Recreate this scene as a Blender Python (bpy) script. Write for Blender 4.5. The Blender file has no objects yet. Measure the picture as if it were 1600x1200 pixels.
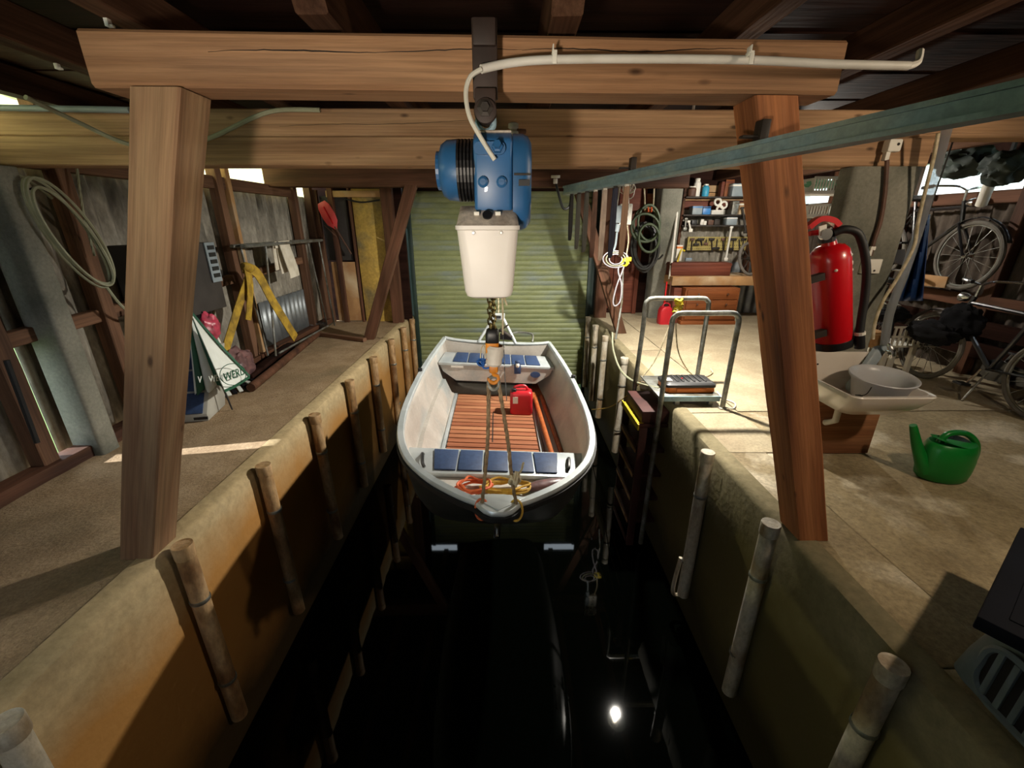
import bpy, bmesh, math, random
from mathutils import Vector, Matrix, Euler
rnd = random.Random(7)
SC = bpy.context.scene
COL = SC.collection
PI = math.pi
V = Vector
# ------------------------------------------------------------------ camera
EYE = 1.5; FOC = 662.0; TILT = math.radians(20.5); YAW = math.radians(0.6)
cd = bpy.data.cameras.new('camera'); cam = bpy.data.objects.new('camera', cd); COL.objects.link(cam)
cam.location = (0, 0, EYE); cam.rotation_euler = (PI/2 - TILT, 0, -YAW)
cd.sensor_fit = 'HORIZONTAL'; cd.sensor_width = 36; cd.lens = FOC/1600*36; cd.clip_start = .02; cd.clip_end = 500
SC.camera = cam
# ------------------------------------------------------------------ daylight, sun, exposure
SC.view_settings.view_transform = 'Standard'; SC.view_settings.look = 'None'
SC.view_settings.exposure = 1.0; SC.view_settings.gamma = 1.0; SC.view_settings.use_curve_mapping = False
SC.cycles.max_bounces = 8; SC.cycles.diffuse_bounces = 5; SC.cycles.glossy_bounces = 3
SC.cycles.transmission_bounces = 4; SC.cycles.transparent_max_bounces = 8
SC.cycles.sample_clamp_indirect = 4.0; SC.cycles.use_denoising = True
SC.cycles.caustics_reflective = False; SC.cycles.caustics_refractive = False
W = bpy.data.worlds.new('sky'); SC.world = W; W.use_nodes = True
bg = W.node_tree.nodes['Background']; bg.inputs[0].default_value = (.78, .90, 1.0, 1); bg.inputs[1].default_value = 3.0
def light(name, kind, loc, power, col, **k):
    d = bpy.data.lights.new(name, kind); d.energy = power; d.color = col
    for a, b in k.items(): setattr(d, a, b)
    o = bpy.data.objects.new(name, d); o.location = loc; COL.objects.link(o); return o
sun = light('sun', 'SUN', (-20, 2, 20), 7.0, (.95, .97, 1.0), angle=.01)
sun.rotation_euler = V((1, .2, -.56)).to_track_quat('-Z', 'Y').to_euler()
cl = light('ceiling_bulb_light', 'SPOT', (1.5, 3.95, 1.93), 290, (1, .94, .83), shadow_soft_size=.04, spot_size=math.radians(144), spot_blend=.55)
cl.rotation_euler = V((-.42, .25, -1)).to_track_quat('-Z', 'Y').to_euler()
nl = light('added_front_spot', 'SPOT', (-.45, -.5, 1.1), 80, (1, .86, .70), shadow_soft_size=.08, spot_size=math.radians(80), spot_blend=.9)  # unseen spot added to brighten beams and hoist from front left
nl.rotation_euler = V((.12, 2.2, .62)).to_track_quat('-Z', 'Y').to_euler()
kl = light('near_bulb_light', 'SPOT', (2.5, .85, 2.02), 36, (1, .80, .58), shadow_soft_size=.05, spot_size=math.radians(130), spot_blend=.5)
kl.rotation_euler = V((-.8, 1.3, -1.15)).to_track_quat('-Z', 'Y').to_euler()
light('workshop_bulb_light', 'POINT', (3.3, 5.6, 1.95), 60, (1, .93, .82), shadow_soft_size=.05)
# ------------------------------------------------------------------ helpers
def ray(u, v):
    x = (u-800)/FOC; y = (v-600)/FOC
    d = V((x, math.cos(TILT)-y*math.sin(TILT), -math.sin(TILT)-y*math.cos(TILT)))
    c, s = math.cos(YAW), math.sin(YAW)
    return V((d.x*c+d.y*s, -d.x*s+d.y*c, d.z))
def at(u, v, Y=None, X=None, Z=None):            # a place in the room seen at a spot of the photograph
    d = ray(u, v)
    t = Y/d.y if Y is not None else X/d.x if X is not None else (Z-EYE)/d.z
    return V((d.x*t, d.y*t, EYE+d.z*t))
OFF = {}
class MB:
    def __init__(s): s.v = []; s.f = []
    def add(s, vs, fs):
        n = len(s.v); s.v += [V(a) for a in vs]; s.f += [tuple(i+n for i in f) for f in fs]; return s
    def box(s, c, d, R=None):
        c = V(c); h = V(d)/2; vs = []
        for x, y, z in ((-1,-1,-1),(1,-1,-1),(1,1,-1),(-1,1,-1),(-1,-1,1),(1,-1,1),(1,1,1),(-1,1,1)):
            p = V((x*h.x, y*h.y, z*h.z))
            if R: p = R @ p
            vs.append(c+p)
        return s.add(vs, [(3,2,1,0),(4,5,6,7),(0,1,5,4),(1,2,6,5),(2,3,7,6),(3,0,4,7)])
    def span(s, a, b): return s.box([(a[i]+b[i])/2 for i in range(3)], [abs(a[i]-b[i]) for i in range(3)])
    def tube(s, pts, r, n=8, closed=False, caps=True):
        pts = [V(p) for p in pts]; m = len(pts); rs = r if isinstance(r, (list, tuple)) else [r]*m
        up = None; rings = []
        for i, p in enumerate(pts):
            a = pts[(i-1) % m] if (closed or i > 0) else p; b = pts[(i+1) % m] if (closed or i < m-1) else p
            t = (b-a).normalized() if (b-a).length > 1e-9 else V((0,0,1))
            if up is None: up = t.orthogonal().normalized()
            up = (up - t*up.dot(t)); up = up.normalized() if up.length > 1e-6 else t.orthogonal().normalized()
            w = t.cross(up)
            rings.append([p + (up*math.cos(2*PI*k/n)+w*math.sin(2*PI*k/n))*rs[i] for k in range(n)])
        vs = [q for r_ in rings for q in r_]; fs = []
        for i in range(m if closed else m-1):
            j = (i+1) % m
            for k in range(n): fs.append((i*n+k, i*n+(k+1) % n, j*n+(k+1) % n, j*n+k))
        if caps and not closed: fs += [tuple(range(n-1, -1, -1)), tuple((m-1)*n+k for k in range(n))]
        return s.add(vs, fs)
    def lathe(s, prof, c, ax=(0,0,1), n=24, cap=True):
        R = V(ax).to_track_quat('Z', 'Y').to_matrix(); c = V(c); vs = []; fs = []
        for r, z in prof:
            for k in range(n): vs.append(c + R @ V((r*math.cos(2*PI*k/n), r*math.sin(2*PI*k/n), z)))
        for i in range(len(prof)-1):
            for k in range(n): fs.append((i*n+k, i*n+(k+1) % n, (i+1)*n+(k+1) % n, (i+1)*n+k))
        if cap: fs += [tuple(range(n-1, -1, -1)), tuple((len(prof)-1)*n+k for k in range(n))]
        return s.add(vs, fs)
    def loft(s, rings, cap=True, closed=True):
        n = len(rings[0]); vs = [p for r in rings for p in r]; fs = []
        for i in range(len(rings)-1):
            for k in range(n if closed else n-1): fs.append((i*n+k, i*n+(k+1) % n, (i+1)*n+(k+1) % n, (i+1)*n+k))
        if cap and closed: fs += [tuple(range(n-1, -1, -1)), tuple((len(rings)-1)*n+k for k in range(n))]
        return s.add(vs, fs)
    def prism(s, poly, vec):
        p = [V(a) for a in poly]; q = [a+V(vec) for a in p]; return s.loft([p, q])
    def grid(s, fn, nu, nv):
        vs = [fn(i/nu, j/nv) for i in range(nu+1) for j in range(nv+1)]
        fs = [(i*(nv+1)+j, (i+1)*(nv+1)+j, (i+1)*(nv+1)+j+1, i*(nv+1)+j+1) for i in range(nu) for j in range(nv)]
        return s.add(vs, fs)
def build(mb, name, m, parent=None, smooth=False, bevel=0, seg=2, off=None, solid=0):
    if off is None: off = OFF.get(parent.name, V((0,0,0))) if parent else V((0,0,0))
    me = bpy.data.meshes.new(name); me.from_pydata([tuple(p-off) for p in mb.v], [], mb.f); me.materials.append(m)
    bm = bmesh.new(); bm.from_mesh(me)
    bmesh.ops.recalc_face_normals(bm, faces=bm.faces)
    if bevel:
        es = [e for e in bm.edges if len(e.link_faces) == 2 and e.calc_face_angle(0) > .5]
        bmesh.ops.bevel(bm, geom=es, offset=bevel, segments=seg, affect='EDGES', profile=.5, clamp_overlap=True)
    bm.to_mesh(me); bm.free()
    if smooth or bevel: me.shade_smooth(); me.set_sharp_from_angle(angle=.7)
    o = bpy.data.objects.new(name, me); COL.objects.link(o)
    if solid:
        md = o.modifiers.new('solid', 'SOLIDIFY'); md.thickness = solid; md.offset = 0
    if parent: o.parent = parent; OFF[o.name] = off
    return o
def tag(o, label, cat, group=None):
    o['label'] = label; o['category'] = cat; o['kind'] = 'thing'
    if group: o['group'] = group
    return o
def T(name, label, cat, loc=(0,0,0), group=None, local=False):
    o = bpy.data.objects.new(name, None); COL.objects.link(o); o.location = loc; o.empty_display_size = .05
    OFF[o.name] = V((0,0,0)) if local else V(loc)
    return tag(o, label, cat, group)
def solo(mb, name, m, label, cat, group=None, **k):
    lo = V([min(p[i] for p in mb.v) for i in range(3)]); hi = V([max(p[i] for p in mb.v) for i in range(3)])
    base = V(((lo.x+hi.x)/2, (lo.y+hi.y)/2, lo.z))
    o = build(mb, name, m, off=base, **k); o.location = base; OFF[o.name] = base
    return tag(o, label, cat, group)
def struct(mb, name, m, **k):
    o = build(mb, name, m, **k); o['kind'] = 'structure'; OFF[o.name] = V((0,0,0)); return o
def beam_mesh(L, w, h, seg, ch=.006, jit=.002):
    mb = MB(); rings = []
    for i in range(seg+1):
        x = -L/2+L*i/seg; r = []
        for sx, sy in ((1,1),(-1,1),(-1,-1),(1,-1)):
            a = V((x, sx*(w/2), sy*(h/2))); jy, jz = rnd.uniform(-jit, jit), rnd.uniform(-jit, jit)
            p1 = a+V((0, -sx*ch+jy, jz)); p2 = a+V((0, jy, -sy*ch+jz))
            r += [p2, p1] if sx*sy > 0 else [p1, p2]
        rings.append(r)
    return mb.loft(rings)
def timber(name, p0, p1, w, h, m, label=None, cat=None, parent=None, up=(0,0,1), group=None, ch=.006, jit=.002, struct_=False):
    p0, p1 = V(p0), V(p1); d = p1-p0; L = d.length; x = d.normalized(); z = V(up); z = (z-x*z.dot(x)).normalized(); y = z.cross(x)
    mb = beam_mesh(L, w, h, max(1, min(10, int(L/.3))), ch, jit)
    o = build(mb, name, m, off=V((0,0,0)))
    M = Matrix((x, y, z)).transposed().to_4x4(); M.translation = (p0+p1)/2
    if parent: o.parent = parent; M.translation -= OFF.get(parent.name, V((0,0,0)))
    o.matrix_local = M
    if label: tag(o, label, cat, group)
    if struct_: o['kind'] = 'structure'
    return o
def smooth_path(pts, n=6, closed=False):
    P = [V(p) for p in pts]; out = []; m = len(P)
    for i in range(m if closed else m-1):
        g = (lambda k: P[k % m]) if closed else (lambda k: P[max(0, min(m-1, k))])
        a, b, c, d = g(i-1), g(i), g(i+1), g(i+2)
        for k in range(n):
            t = k/n
            out.append(.5*((2*b)+(c-a)*t+(2*a-5*b+4*c-d)*t*t+(3*b-a-3*c+d)*t**3))
    if not closed: out.append(P[-1])
    return out
def cable(pts, r, n=6, sub=6, closed=False): return MB().tube(smooth_path(pts, sub, closed), r, n, closed)
def rope_mb(pts, r, pitch=.05, strands=3):
    P = smooth_path(pts, 8); L = sum((P[i+1]-P[i]).length for i in range(len(P)-1)); N = max(8, int(L/pitch*6))
    cum = [0]
    for i in range(len(P)-1): cum.append(cum[-1]+(P[i+1]-P[i]).length)
    mb = MB()
    def pos(s):
        for i in range(len(P)-1):
            if s <= cum[i+1] or i == len(P)-2:
                return P[i].lerp(P[i+1], (s-cum[i])/max(1e-9, cum[i+1]-cum[i])), (P[i+1]-P[i]).normalized()
    for k in range(strands):
        q = []
        for j in range(N+1):
            p, t = pos(L*j/N); a = t.orthogonal().normalized(); b = t.cross(a); th = 2*PI*(L*j/N/pitch/3*1.0+k/strands)
            q.append(p+(a*math.cos(th)+b*math.sin(th))*r*.5)
        mb.tube(q, r*.58, 5)
    return mb
def rrect(cx, cy, z, w, d, r, n=4):
    out = []
    for sx, sy, a0 in ((1,1,0),(-1,1,PI/2),(-1,-1,PI),(1,-1,1.5*PI)):
        for k in range(n+1):
            a = a0+PI/2*k/n; out.append(V((cx+sx*(w/2-r)+r*math.cos(a), cy+sy*(d/2-r)+r*math.sin(a), z)))
    return out
def ribbon(pts, wdir, w, th, sub=5):
    P = smooth_path(pts, sub); wd = V(wdir); mb = MB(); rings = []
    for i, p in enumerate(P):
        t = (P[min(i+1, len(P)-1)]-P[max(i-1, 0)]).normalized(); wv = (wd-t*wd.dot(t)).normalized(); n = t.cross(wv)
        rings.append([p+wv*w/2+n*th/2, p-wv*w/2+n*th/2, p-wv*w/2-n*th/2, p+wv*w/2-n*th/2])
    return mb.loft(rings)
# ------------------------------------------------------------------ materials
def lin(h):
    h = h.lstrip('#'); r = []
    for i in (0, 2, 4):
        c = int(h[i:i+2], 16)/255; r.append(c/12.92 if c <= .04045 else ((c+.055)/1.055)**2.4)
    return (*r, 1)
def mat(name, c, c2=None, rough=.6, metal=0, scale=6, bump=0, bscale=60, stretch=(1,1,1), lo=.35, hi=.65, detail=5, c3=None, s3=1.3, f3=(.5,.7), spec=.5, trans=0, coat=0, speck=0, sscale=90, sst=(1,1,1), knots=0):
    m = bpy.data.materials.new(name); m.use_nodes = True; nt = m.node_tree; N = nt.nodes; L = nt.links
    b = N['Principled BSDF']; b.inputs['Roughness'].default_value = rough; b.inputs['Metallic'].default_value = metal
    b.inputs['Specular IOR Level'].default_value = spec; b.inputs['Transmission Weight'].default_value = trans
    b.inputs['Coat Weight'].default_value = coat; b.inputs['Base Color'].default_value = lin(c)
    if not c2 and not bump: return m
    tc = N.new('ShaderNodeTexCoord'); oi = N.new('ShaderNodeObjectInfo'); mp = N.new('ShaderNodeMapping'); mp.inputs['Scale'].default_value = stretch
    mu = N.new('ShaderNodeVectorMath'); mu.operation = 'MULTIPLY_ADD'; mu.inputs[1].default_value = (17, 23, 31)
    L.new(oi.outputs['Random'], mu.inputs[0]); L.new(tc.outputs['Object'], mp.inputs[0]); L.new(mp.outputs[0], mu.inputs[2]); co = mu.outputs[0]
    def noise(sc, de=5, ds=0):
        n = N.new('ShaderNodeTexNoise'); n.inputs['Scale'].default_value = sc; n.inputs['Detail'].default_value = de; n.inputs['Distortion'].default_value = ds
        L.new(co, n.inputs['Vector']); return n.outputs['Fac']
    def ramp(src, a, b_):
        r = N.new('ShaderNodeMapRange'); r.inputs[1].default_value = a; r.inputs[2].default_value = b_; r.clamp = True; L.new(src, r.inputs[0]); return r.outputs[0]
    def mix(f, a, b_):
        x = N.new('ShaderNodeMix'); x.data_type = 'RGBA'; L.new(f, x.inputs[0])
        for s, q in ((6, a), (7, b_)):
            if isinstance(q, tuple): x.inputs[s].default_value = q
            else: L.new(q, x.inputs[s])
        return x.outputs[2]
    out = lin(c)
    if c2: out = mix(ramp(noise(scale, detail, .4), lo, hi), lin(c), lin(c2))
    if c3: out = mix(ramp(noise(s3, 4, .3), *f3), out, lin(c3))
    if speck:
        mp2 = N.new('ShaderNodeVectorMath'); mp2.operation = 'MULTIPLY'; mp2.inputs[1].default_value = sst; L.new(co, mp2.inputs[0])
        n = N.new('ShaderNodeTexNoise'); n.inputs['Scale'].default_value = sscale; n.inputs['Detail'].default_value = 6; n.inputs['Roughness'].default_value = .7; L.new(mp2.outputs[0], n.inputs['Vector'])
        q = N.new('ShaderNodeMapRange'); q.inputs[1].default_value = .32; q.inputs[2].default_value = .68; q.inputs[3].default_value = 1-speck; q.inputs[4].default_value = 1+speck*.6; L.new(n.outputs['Fac'], q.inputs[0])
        x = N.new('ShaderNodeMix'); x.data_type = 'RGBA'; x.blend_type = 'MULTIPLY'; x.inputs[0].default_value = 1
        if isinstance(out, tuple): x.inputs[6].default_value = out
        else: L.new(out, x.inputs[6])
        cb = N.new('ShaderNodeCombineXYZ')
        for k in range(3): L.new(q.outputs[0], cb.inputs[k])
        L.new(cb.outputs[0], x.inputs[7]); out = x.outputs[2]
    if knots:
        vo = N.new('ShaderNodeTexVoronoi'); vo.inputs['Scale'].default_value = 1.0
        m3 = N.new('ShaderNodeVectorMath'); m3.operation = 'MULTIPLY'; m3.inputs[1].default_value = (11, 2.4, 2.4); L.new(co, m3.inputs[0]); L.new(m3.outputs[0], vo.inputs['Vector'])
        q = N.new('ShaderNodeMapRange'); q.inputs[1].default_value = .05; q.inputs[2].default_value = .13; q.inputs[3].default_value = knots; q.inputs[4].default_value = 0; L.new(vo.outputs['Distance'], q.inputs[0])
        out = mix(q.outputs[0], out, lin('#2e1a10'))
    if not isinstance(out, tuple): L.new(out, b.inputs['Base Color'])
    if bump:
        bp = N.new('ShaderNodeBump'); bp.inputs['Strength'].default_value = bump; bp.inputs['Distance'].default_value = .01
        L.new(noise(bscale, 4), bp.inputs['Height']); L.new(bp.outputs[0], b.inputs['Normal'])
    return m
def wood(name, c, c2, c3=None, f3=(.52,.72), rough=.75, s=1.0, knots=False):
    return mat(name, c, c2, rough=rough, scale=3*s, stretch=(.35, 4, 4), bump=.35, bscale=10*s, lo=.3, hi=.7, detail=7, c3=c3, s3=1.1*s, f3=f3, spec=.25, speck=.32, sscale=7*s, sst=(.6,3,3), knots=.8 if knots else 0)
M = {}
M['beam'] = wood('beam_wood', '#ab8462', '#8a6446', '#6e5240', (.55,.75), knots=True)
M['tie'] = wood('tie_wood', '#b89470', '#977354', '#7a5c46', (.56,.78), knots=True)
M['post'] = wood('post_wood', '#a77450', '#845335', '#5c3a28', (.56,.74), knots=True)
M['postorange'] = wood('orange_post_wood', '#b8784c', '#935a36', '#5f3826', (.56,.74), knots=True)  # the warm lamp's orange is put into this post's base colour
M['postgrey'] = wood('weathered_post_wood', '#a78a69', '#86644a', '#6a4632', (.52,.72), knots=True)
M['brown'] = wood('brown_wood', '#6a4634', '#48301f', '#35211a')
def unspec(m): m.node_tree.nodes['Principled BSDF'].inputs['Specular IOR Level'].default_value = .04; return m
M['dark'] = wood('dark_wood', '#33201a', '#20130f', '#180e0b')
M['raft'] = wood('rafter_wood', '#5e4434', '#422c20', '#2c1c15')
M['stud'] = wood('stud_wood', '#7f5d46', '#5d4231', '#453024')
M['ply'] = mat('yellow_board', '#c4a24c', '#a98a45', rough=.7, scale=3, c3='#7d7150', s3=2.2, f3=(.52,.7), bump=.1, speck=0.3, sscale=30)
M['plypale'] = mat('pale_board', '#b58c5c', '#9c734a', rough=.7, scale=4, c3='#c9b28f', s3=2, bump=.1)
M['deckboard'] = wood('teak_slat', '#a5684a', '#875036', '#b27b58', (.5,.7), rough=.6)
M['oar'] = wood('oar_wood', '#b8683a', '#9a5028', rough=.45)
M['chest'] = wood('chest_wood', '#93562f', '#774324', rough=.5)
M['concL'] = mat('sandy_concrete', '#988062', '#ad9576', rough=.95, scale=5, bump=.5, bscale=70, c3='#857459', s3=1.4, f3=(.5,.7), detail=8, spec=.2, speck=0.3, sscale=60)
M['concR'] = mat('stained_concrete', '#8a7a5c', '#a79776', rough=.8, scale=2.2, bump=.25, bscale=30, c3='#cbbfa6', s3=1.7, f3=(.56,.66), detail=8, spec=.35, speck=0.35, sscale=40)
M['concP'] = mat('pale_concrete', '#a09176', '#b2a488', rough=.85, scale=3, bump=.2, bscale=40, c3='#8e806a', s3=1.2, f3=(.55,.75), detail=8, spec=.3, speck=0.25, sscale=50)
M['pillar'] = mat('grey_concrete', '#77776c', '#8a887c', rough=.9, scale=3, bump=.25, bscale=50, c3='#55574f', s3=2.0, f3=(.5,.72), detail=8, spec=.2, speck=0.2, sscale=50)
M['cor'] = mat('corrugated_grey', '#a39d90', '#847e72', rough=.8, scale=7, stretch=(1,1.4,.5), c3='#4f4a42', s3=2.5, f3=(.52,.7), bump=.15, detail=8, spec=.3, speck=0.3, sscale=30)
M['cordark'] = mat('corrugated_brown', '#5f554c', '#463d36', rough=.85, scale=5, stretch=(1,1.4,.5), c3='#332b27', s3=2, bump=.15, spec=.2, speck=0.3, sscale=30)
M['zinc'] = mat('zinc_sheet', '#a7adb0', '#878d90', rough=.45, metal=.7, scale=5, bump=.05)
M['rail'] = mat('galvanised_rail', '#86a2b0', '#6f8a96', rough=.5, metal=.15, scale=8, c3='#94a29c', s3=3, speck=0.2, sscale=40)
M['steel'] = mat('galvanised_tube', '#9a9c97', '#74746c', rough=.45, metal=.6, scale=12, c3='#6b6350', s3=6, speck=0.25, sscale=50)
M['chrome'] = mat('bright_metal', '#c8c8c6', rough=.25, metal=1)
M['blacksteel'] = mat('black_steel', '#2c211d', '#3d2e28', rough=.6, scale=9, metal=.2)
M['hullalu'] = mat('painted_aluminium', '#c3bdb4', '#aca59c', rough=.45, scale=3, c3='#98a0a0', s3=2.2, bump=.03, metal=.15, speck=0.1, sscale=40)
M['hullout'] = mat('shadowed_hull', '#3a3a36', '#2c2d2a', rough=.45, scale=4)  # shadow under the flared sides is put into this dark colour
M['gun'] = mat('gunwale_aluminium', '#cdd3d4', '#b4bcbe', rough=.38, scale=5, metal=.35)
M['pad'] = mat('navy_pad', '#2d4368', '#25385a', rough=.6, scale=30, bump=.08, bscale=90)
M['rub'] = mat('black_rubber', '#161616', rough=.6)
M['blk'] = mat('black_plastic', '#141415', '#1e1e20', rough=.45, scale=9)
M['hoistblue'] = mat('hoist_blue', '#2c5f92', '#255480', rough=.4, scale=5, c3='#8e8c84', s3=3.2, f3=(.66,.8), coat=.15)
M['hoistdust'] = mat('dusty_blue', '#5b6c7c', '#7a7a74', rough=.8, scale=6, lo=.4, hi=.6)
M['bucket'] = mat('white_bucket', '#e2ddd8', '#d3cdc6', rough=.45, scale=3)
M['dustlid'] = mat('dusty_lid', '#c9beb2', '#94867a', rough=.8, scale=9, bump=.1, speck=0.35, sscale=50)
M['chain'] = mat('brass_chain', '#8c7c4f', '#4a4231', rough=.35, metal=.9, scale=30)
M['org'] = mat('hook_orange', '#d98a1f', '#b86f18', rough=.5, scale=9)
M['tape'] = mat('white_tape', '#d4cec4', '#b9b2a8', rough=.55, scale=12, bump=.3, bscale=30)
M['rope'] = mat('hemp_rope', '#9a8465', '#6f5c45', rough=.9, scale=40)
M['ropepale'] = mat('pale_rope', '#cbbfa4', '#a39573', rough=.9, scale=30)
M['orope'] = mat('orange_rope', '#e2713d', '#c85a34', rough=.7, scale=30)
M['yrope'] = mat('yellow_rope', '#d8b048', '#b98d30', rough=.7, scale=30)
M['blurope'] = mat('blue_rope', '#1f5fb0', '#174a8c', rough=.7, scale=30)
M['red'] = mat('red_plastic', '#c8202c', '#ae1a26', rough=.4, scale=5)
M['extred'] = mat('extinguisher_red', '#d3101c', '#c00d18', rough=.3, scale=3, coat=.3)
M['redpad'] = mat('paddle_red', '#d8484a', '#c53c40', rough=.5, scale=6)
M['pipe'] = mat('weathered_pipe', '#c9c2b2', '#b2a48c', rough=.6, scale=9, stretch=(1,1,.5), c3='#8a7355', s3=5, f3=(.52,.66), bump=.15, speck=0.3, sscale=40)
M['pipel'] = mat('rusty_pipe', '#bb9c74', '#a07c50', rough=.65, scale=12, stretch=(1,1,.4), c3='#765331', s3=6, f3=(.5,.66), bump=.2, speck=0.35, sscale=40)
M['cablew'] = mat('white_cable', '#cdcabf', rough=.5)
M['cableg'] = mat('green_grey_cable', '#a3a48a', '#8c8c72', rough=.6, scale=9)
M['cablek'] = mat('black_cable', '#20201e', rough=.5)
M['hoseg'] = mat('green_hose', '#4c5b3e', '#3b4832', rough=.5, scale=9)
M['clear'] = mat('clear_hose', '#a09ca2', rough=.2, spec=.6)
M['white'] = mat('white_plastic', '#d9d6cf', '#c9c4ba', rough=.5, scale=7)
M['ceram'] = mat('white_ceramic', '#e4dcd2', '#d6ccc0', rough=.2, scale=3, coat=.4)
M['greyp'] = mat('grey_plastic', '#8f9aa0', '#7f8a90', rough=.5, scale=7)
M['bowl'] = mat('grey_bowl', '#bcbcbe', '#adadb0', rough=.35, scale=4)
M['cangreen'] = mat('can_green', '#0f7a2c', '#0c6a25', rough=.35, scale=3)
M['label'] = mat('pale_label', '#e3e0d6', rough=.6)
M['tool'] = mat('tool_orange', '#d9772a', rough=.5)
M['ystrip'] = mat('yellow_strip', '#d9c229', '#bfa51e', rough=.6, scale=9)
M['step'] = mat('brown_step', '#4a2521', '#371a18', rough=.7, scale=6)
M['strap'] = mat('yellow_strap', '#b8962c', '#8a6d1e', rough=.8, scale=14, c3='#5c4a1c', s3=5)
M['towel'] = mat('cream_towel', '#dad3c2', '#c5bca8', rough=.95, scale=9, bump=.3)
M['ugreen'] = mat('umbrella_green', '#14563a', '#0f4730', rough=.6, scale=6)
M['uwhite'] = mat('umbrella_white', '#dfe3dc', '#cdd2ca', rough=.6, scale=6)
M['pink'] = mat('pink_film', '#c8435c', '#8f3f4c', rough=.35, scale=14, bump=.4, bscale=18)
M['plum'] = mat('plum_film', '#7d5a58', '#4e3a3c', rough=.4, scale=12, bump=.4, bscale=18)
M['bagk'] = mat('black_bag', '#0f0f11', '#161518', rough=.9, scale=8, spec=.12)
M['greybox'] = mat('grey_box', '#a7a59c', '#949289', rough=.6, scale=5)
M['darkbox'] = mat('dark_cabinet', '#3b3632', '#302b28', rough=.7, scale=5)
M['doorgreen'] = mat('shutter_green', '#8f9668', '#7d855a', rough=.55, scale=2, stretch=(1,1,3), c3='#7f8a80', s3=1.2, f3=(.5,.7), speck=0.12, sscale=20)
M['trackdark'] = mat('dark_green_metal', '#20352e', '#1a2b26', rough=.5, scale=5)
M['tarp'] = mat('blue_tarp', '#1b3f78', '#142f5d', rough=.5, scale=6, bump=.5, bscale=9)
M['bags'] = mat('dark_green_bag', '#26332d', '#1c2824', rough=.7, scale=6, bump=.4, bscale=9)
M['bike'] = mat('bike_black', '#1a1a1c', rough=.35, coat=.3)
M['tyre'] = mat('tyre', '#2b2a2b', '#3a3838', rough=.8, scale=9)
M['tyregrey'] = mat('grey_tyre', '#6c675f', '#58534d', rough=.85, scale=9)
M['bin'] = mat('charcoal_plastic', '#5c666a', '#687378', rough=.55, scale=6, bump=.1)
M['navy'] = mat('navy_box', '#0b0e1a', '#090b15', rough=.75, scale=5, spec=.2)
M['peg'] = mat('pegboard', '#b9a865', '#a39252', rough=.7, scale=6)
M['iron'] = mat('dark_iron', '#2a2623', '#3a322c', rough=.6, metal=.4, scale=12)
M['redbrown'] = wood('redbrown_board', '#7c4534', '#633427', rough=.6)
M['bluecan'] = mat('blue_can', '#3a7ec0', rough=.4)
M['teal'] = mat('teal_can', '#3a9cc0', rough=.4)
M['leather'] = mat('brown_leather', '#6b4a3a', '#503528', rough=.6, scale=9)
M['beltpale'] = mat('pale_strap', '#c8b6a6', '#a8968a', rough=.7, scale=9)
M['belttan'] = mat('tan_strap', '#96775f', rough=.7)
M['beltnavy'] = mat('navy_strap', '#23263a', rough=.7)
M['beltgrey'] = mat('grey_strap', '#4b4a44', rough=.7)
# quay wall: concrete with stain bands that follow the water's high marks
def quay(name, a, b_, stain, dark):
    m = mat(name, a, b_, rough=.9, scale=2.2, bump=.35, bscale=26, detail=8, spec=.2, speck=.22, sscale=22); nt = m.node_tree; N = nt.nodes; L = nt.links
    b = N['Principled BSDF']; src = b.inputs['Base Color'].links[0].from_socket
    g = N.new('ShaderNodeNewGeometry'); sx = N.new('ShaderNodeSeparateXYZ'); L.new(g.outputs['Position'], sx.inputs[0])
    n = N.new('ShaderNodeTexNoise'); n.inputs['Scale'].default_value = 1.6; n.inputs['Detail'].default_value = 6; L.new(g.outputs['Position'], n.inputs['Vector'])
    ma = N.new('ShaderNodeMath'); ma.operation = 'MULTIPLY_ADD'; ma.inputs[1].default_value = .7; L.new(n.outputs['Fac'], ma.inputs[0]); L.new(sx.outputs['Z'], ma.inputs[2])
    for lo, hi, c in ((.28, -.05, stain), (-.55, -.95, dark)):
        r = N.new('ShaderNodeMapRange'); r.inputs[1].default_value = lo; r.inputs[2].default_value = hi; r.clamp = True; L.new(ma.outputs[0], r.inputs[0])
        x = N.new('ShaderNodeMix'); x.data_type = 'RGBA'; L.new(r.outputs[0], x.inputs[0]); L.new(src, x.inputs[6]); x.inputs[7].default_value = lin(c); src = x.outputs[2]
    L.new(src, b.inputs['Base Color']); return m
M['quayL'] = quay('quay_concrete_left', '#a8946f', '#b8a47e', '#a87a42', '#4b3a20')
M['quayR'] = quay('quay_concrete_right', '#7f765c', '#918669', '#655b3a', '#3a331d')
def sheet(name, c, f):
    m = bpy.data.materials.new(name); m.use_nodes = True; nt = m.node_tree; N = nt.nodes; L = nt.links; N.remove(N['Principled BSDF'])
    tr = N.new('ShaderNodeBsdfTranslucent'); tr.inputs[0].default_value = lin(c); tp = N.new('ShaderNodeBsdfTransparent'); tp.inputs[0].default_value = lin(c)
    gl = N.new('ShaderNodeBsdfDiffuse'); gl.inputs[0].default_value = lin(c)
    m1 = N.new('ShaderNodeMixShader'); m1.inputs[0].default_value = .25; L.new(tr.outputs[0], m1.inputs[1]); L.new(gl.outputs[0], m1.inputs[2])
    m2 = N.new('ShaderNodeMixShader'); m2.inputs[0].default_value = f; L.new(m1.outputs[0], m2.inputs[1]); L.new(tp.outputs[0], m2.inputs[2])
    L.new(m2.outputs[0], N['Material Output'].inputs[0]); return m
M['fibre'] = sheet('yellowed_fibreglass', '#e6e2a8', .02)
M['pane'] = sheet('clear_pane', '#f4f6f4', .55)
M['cling'] = sheet('clear_film', '#d8dadd', .6)
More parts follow.
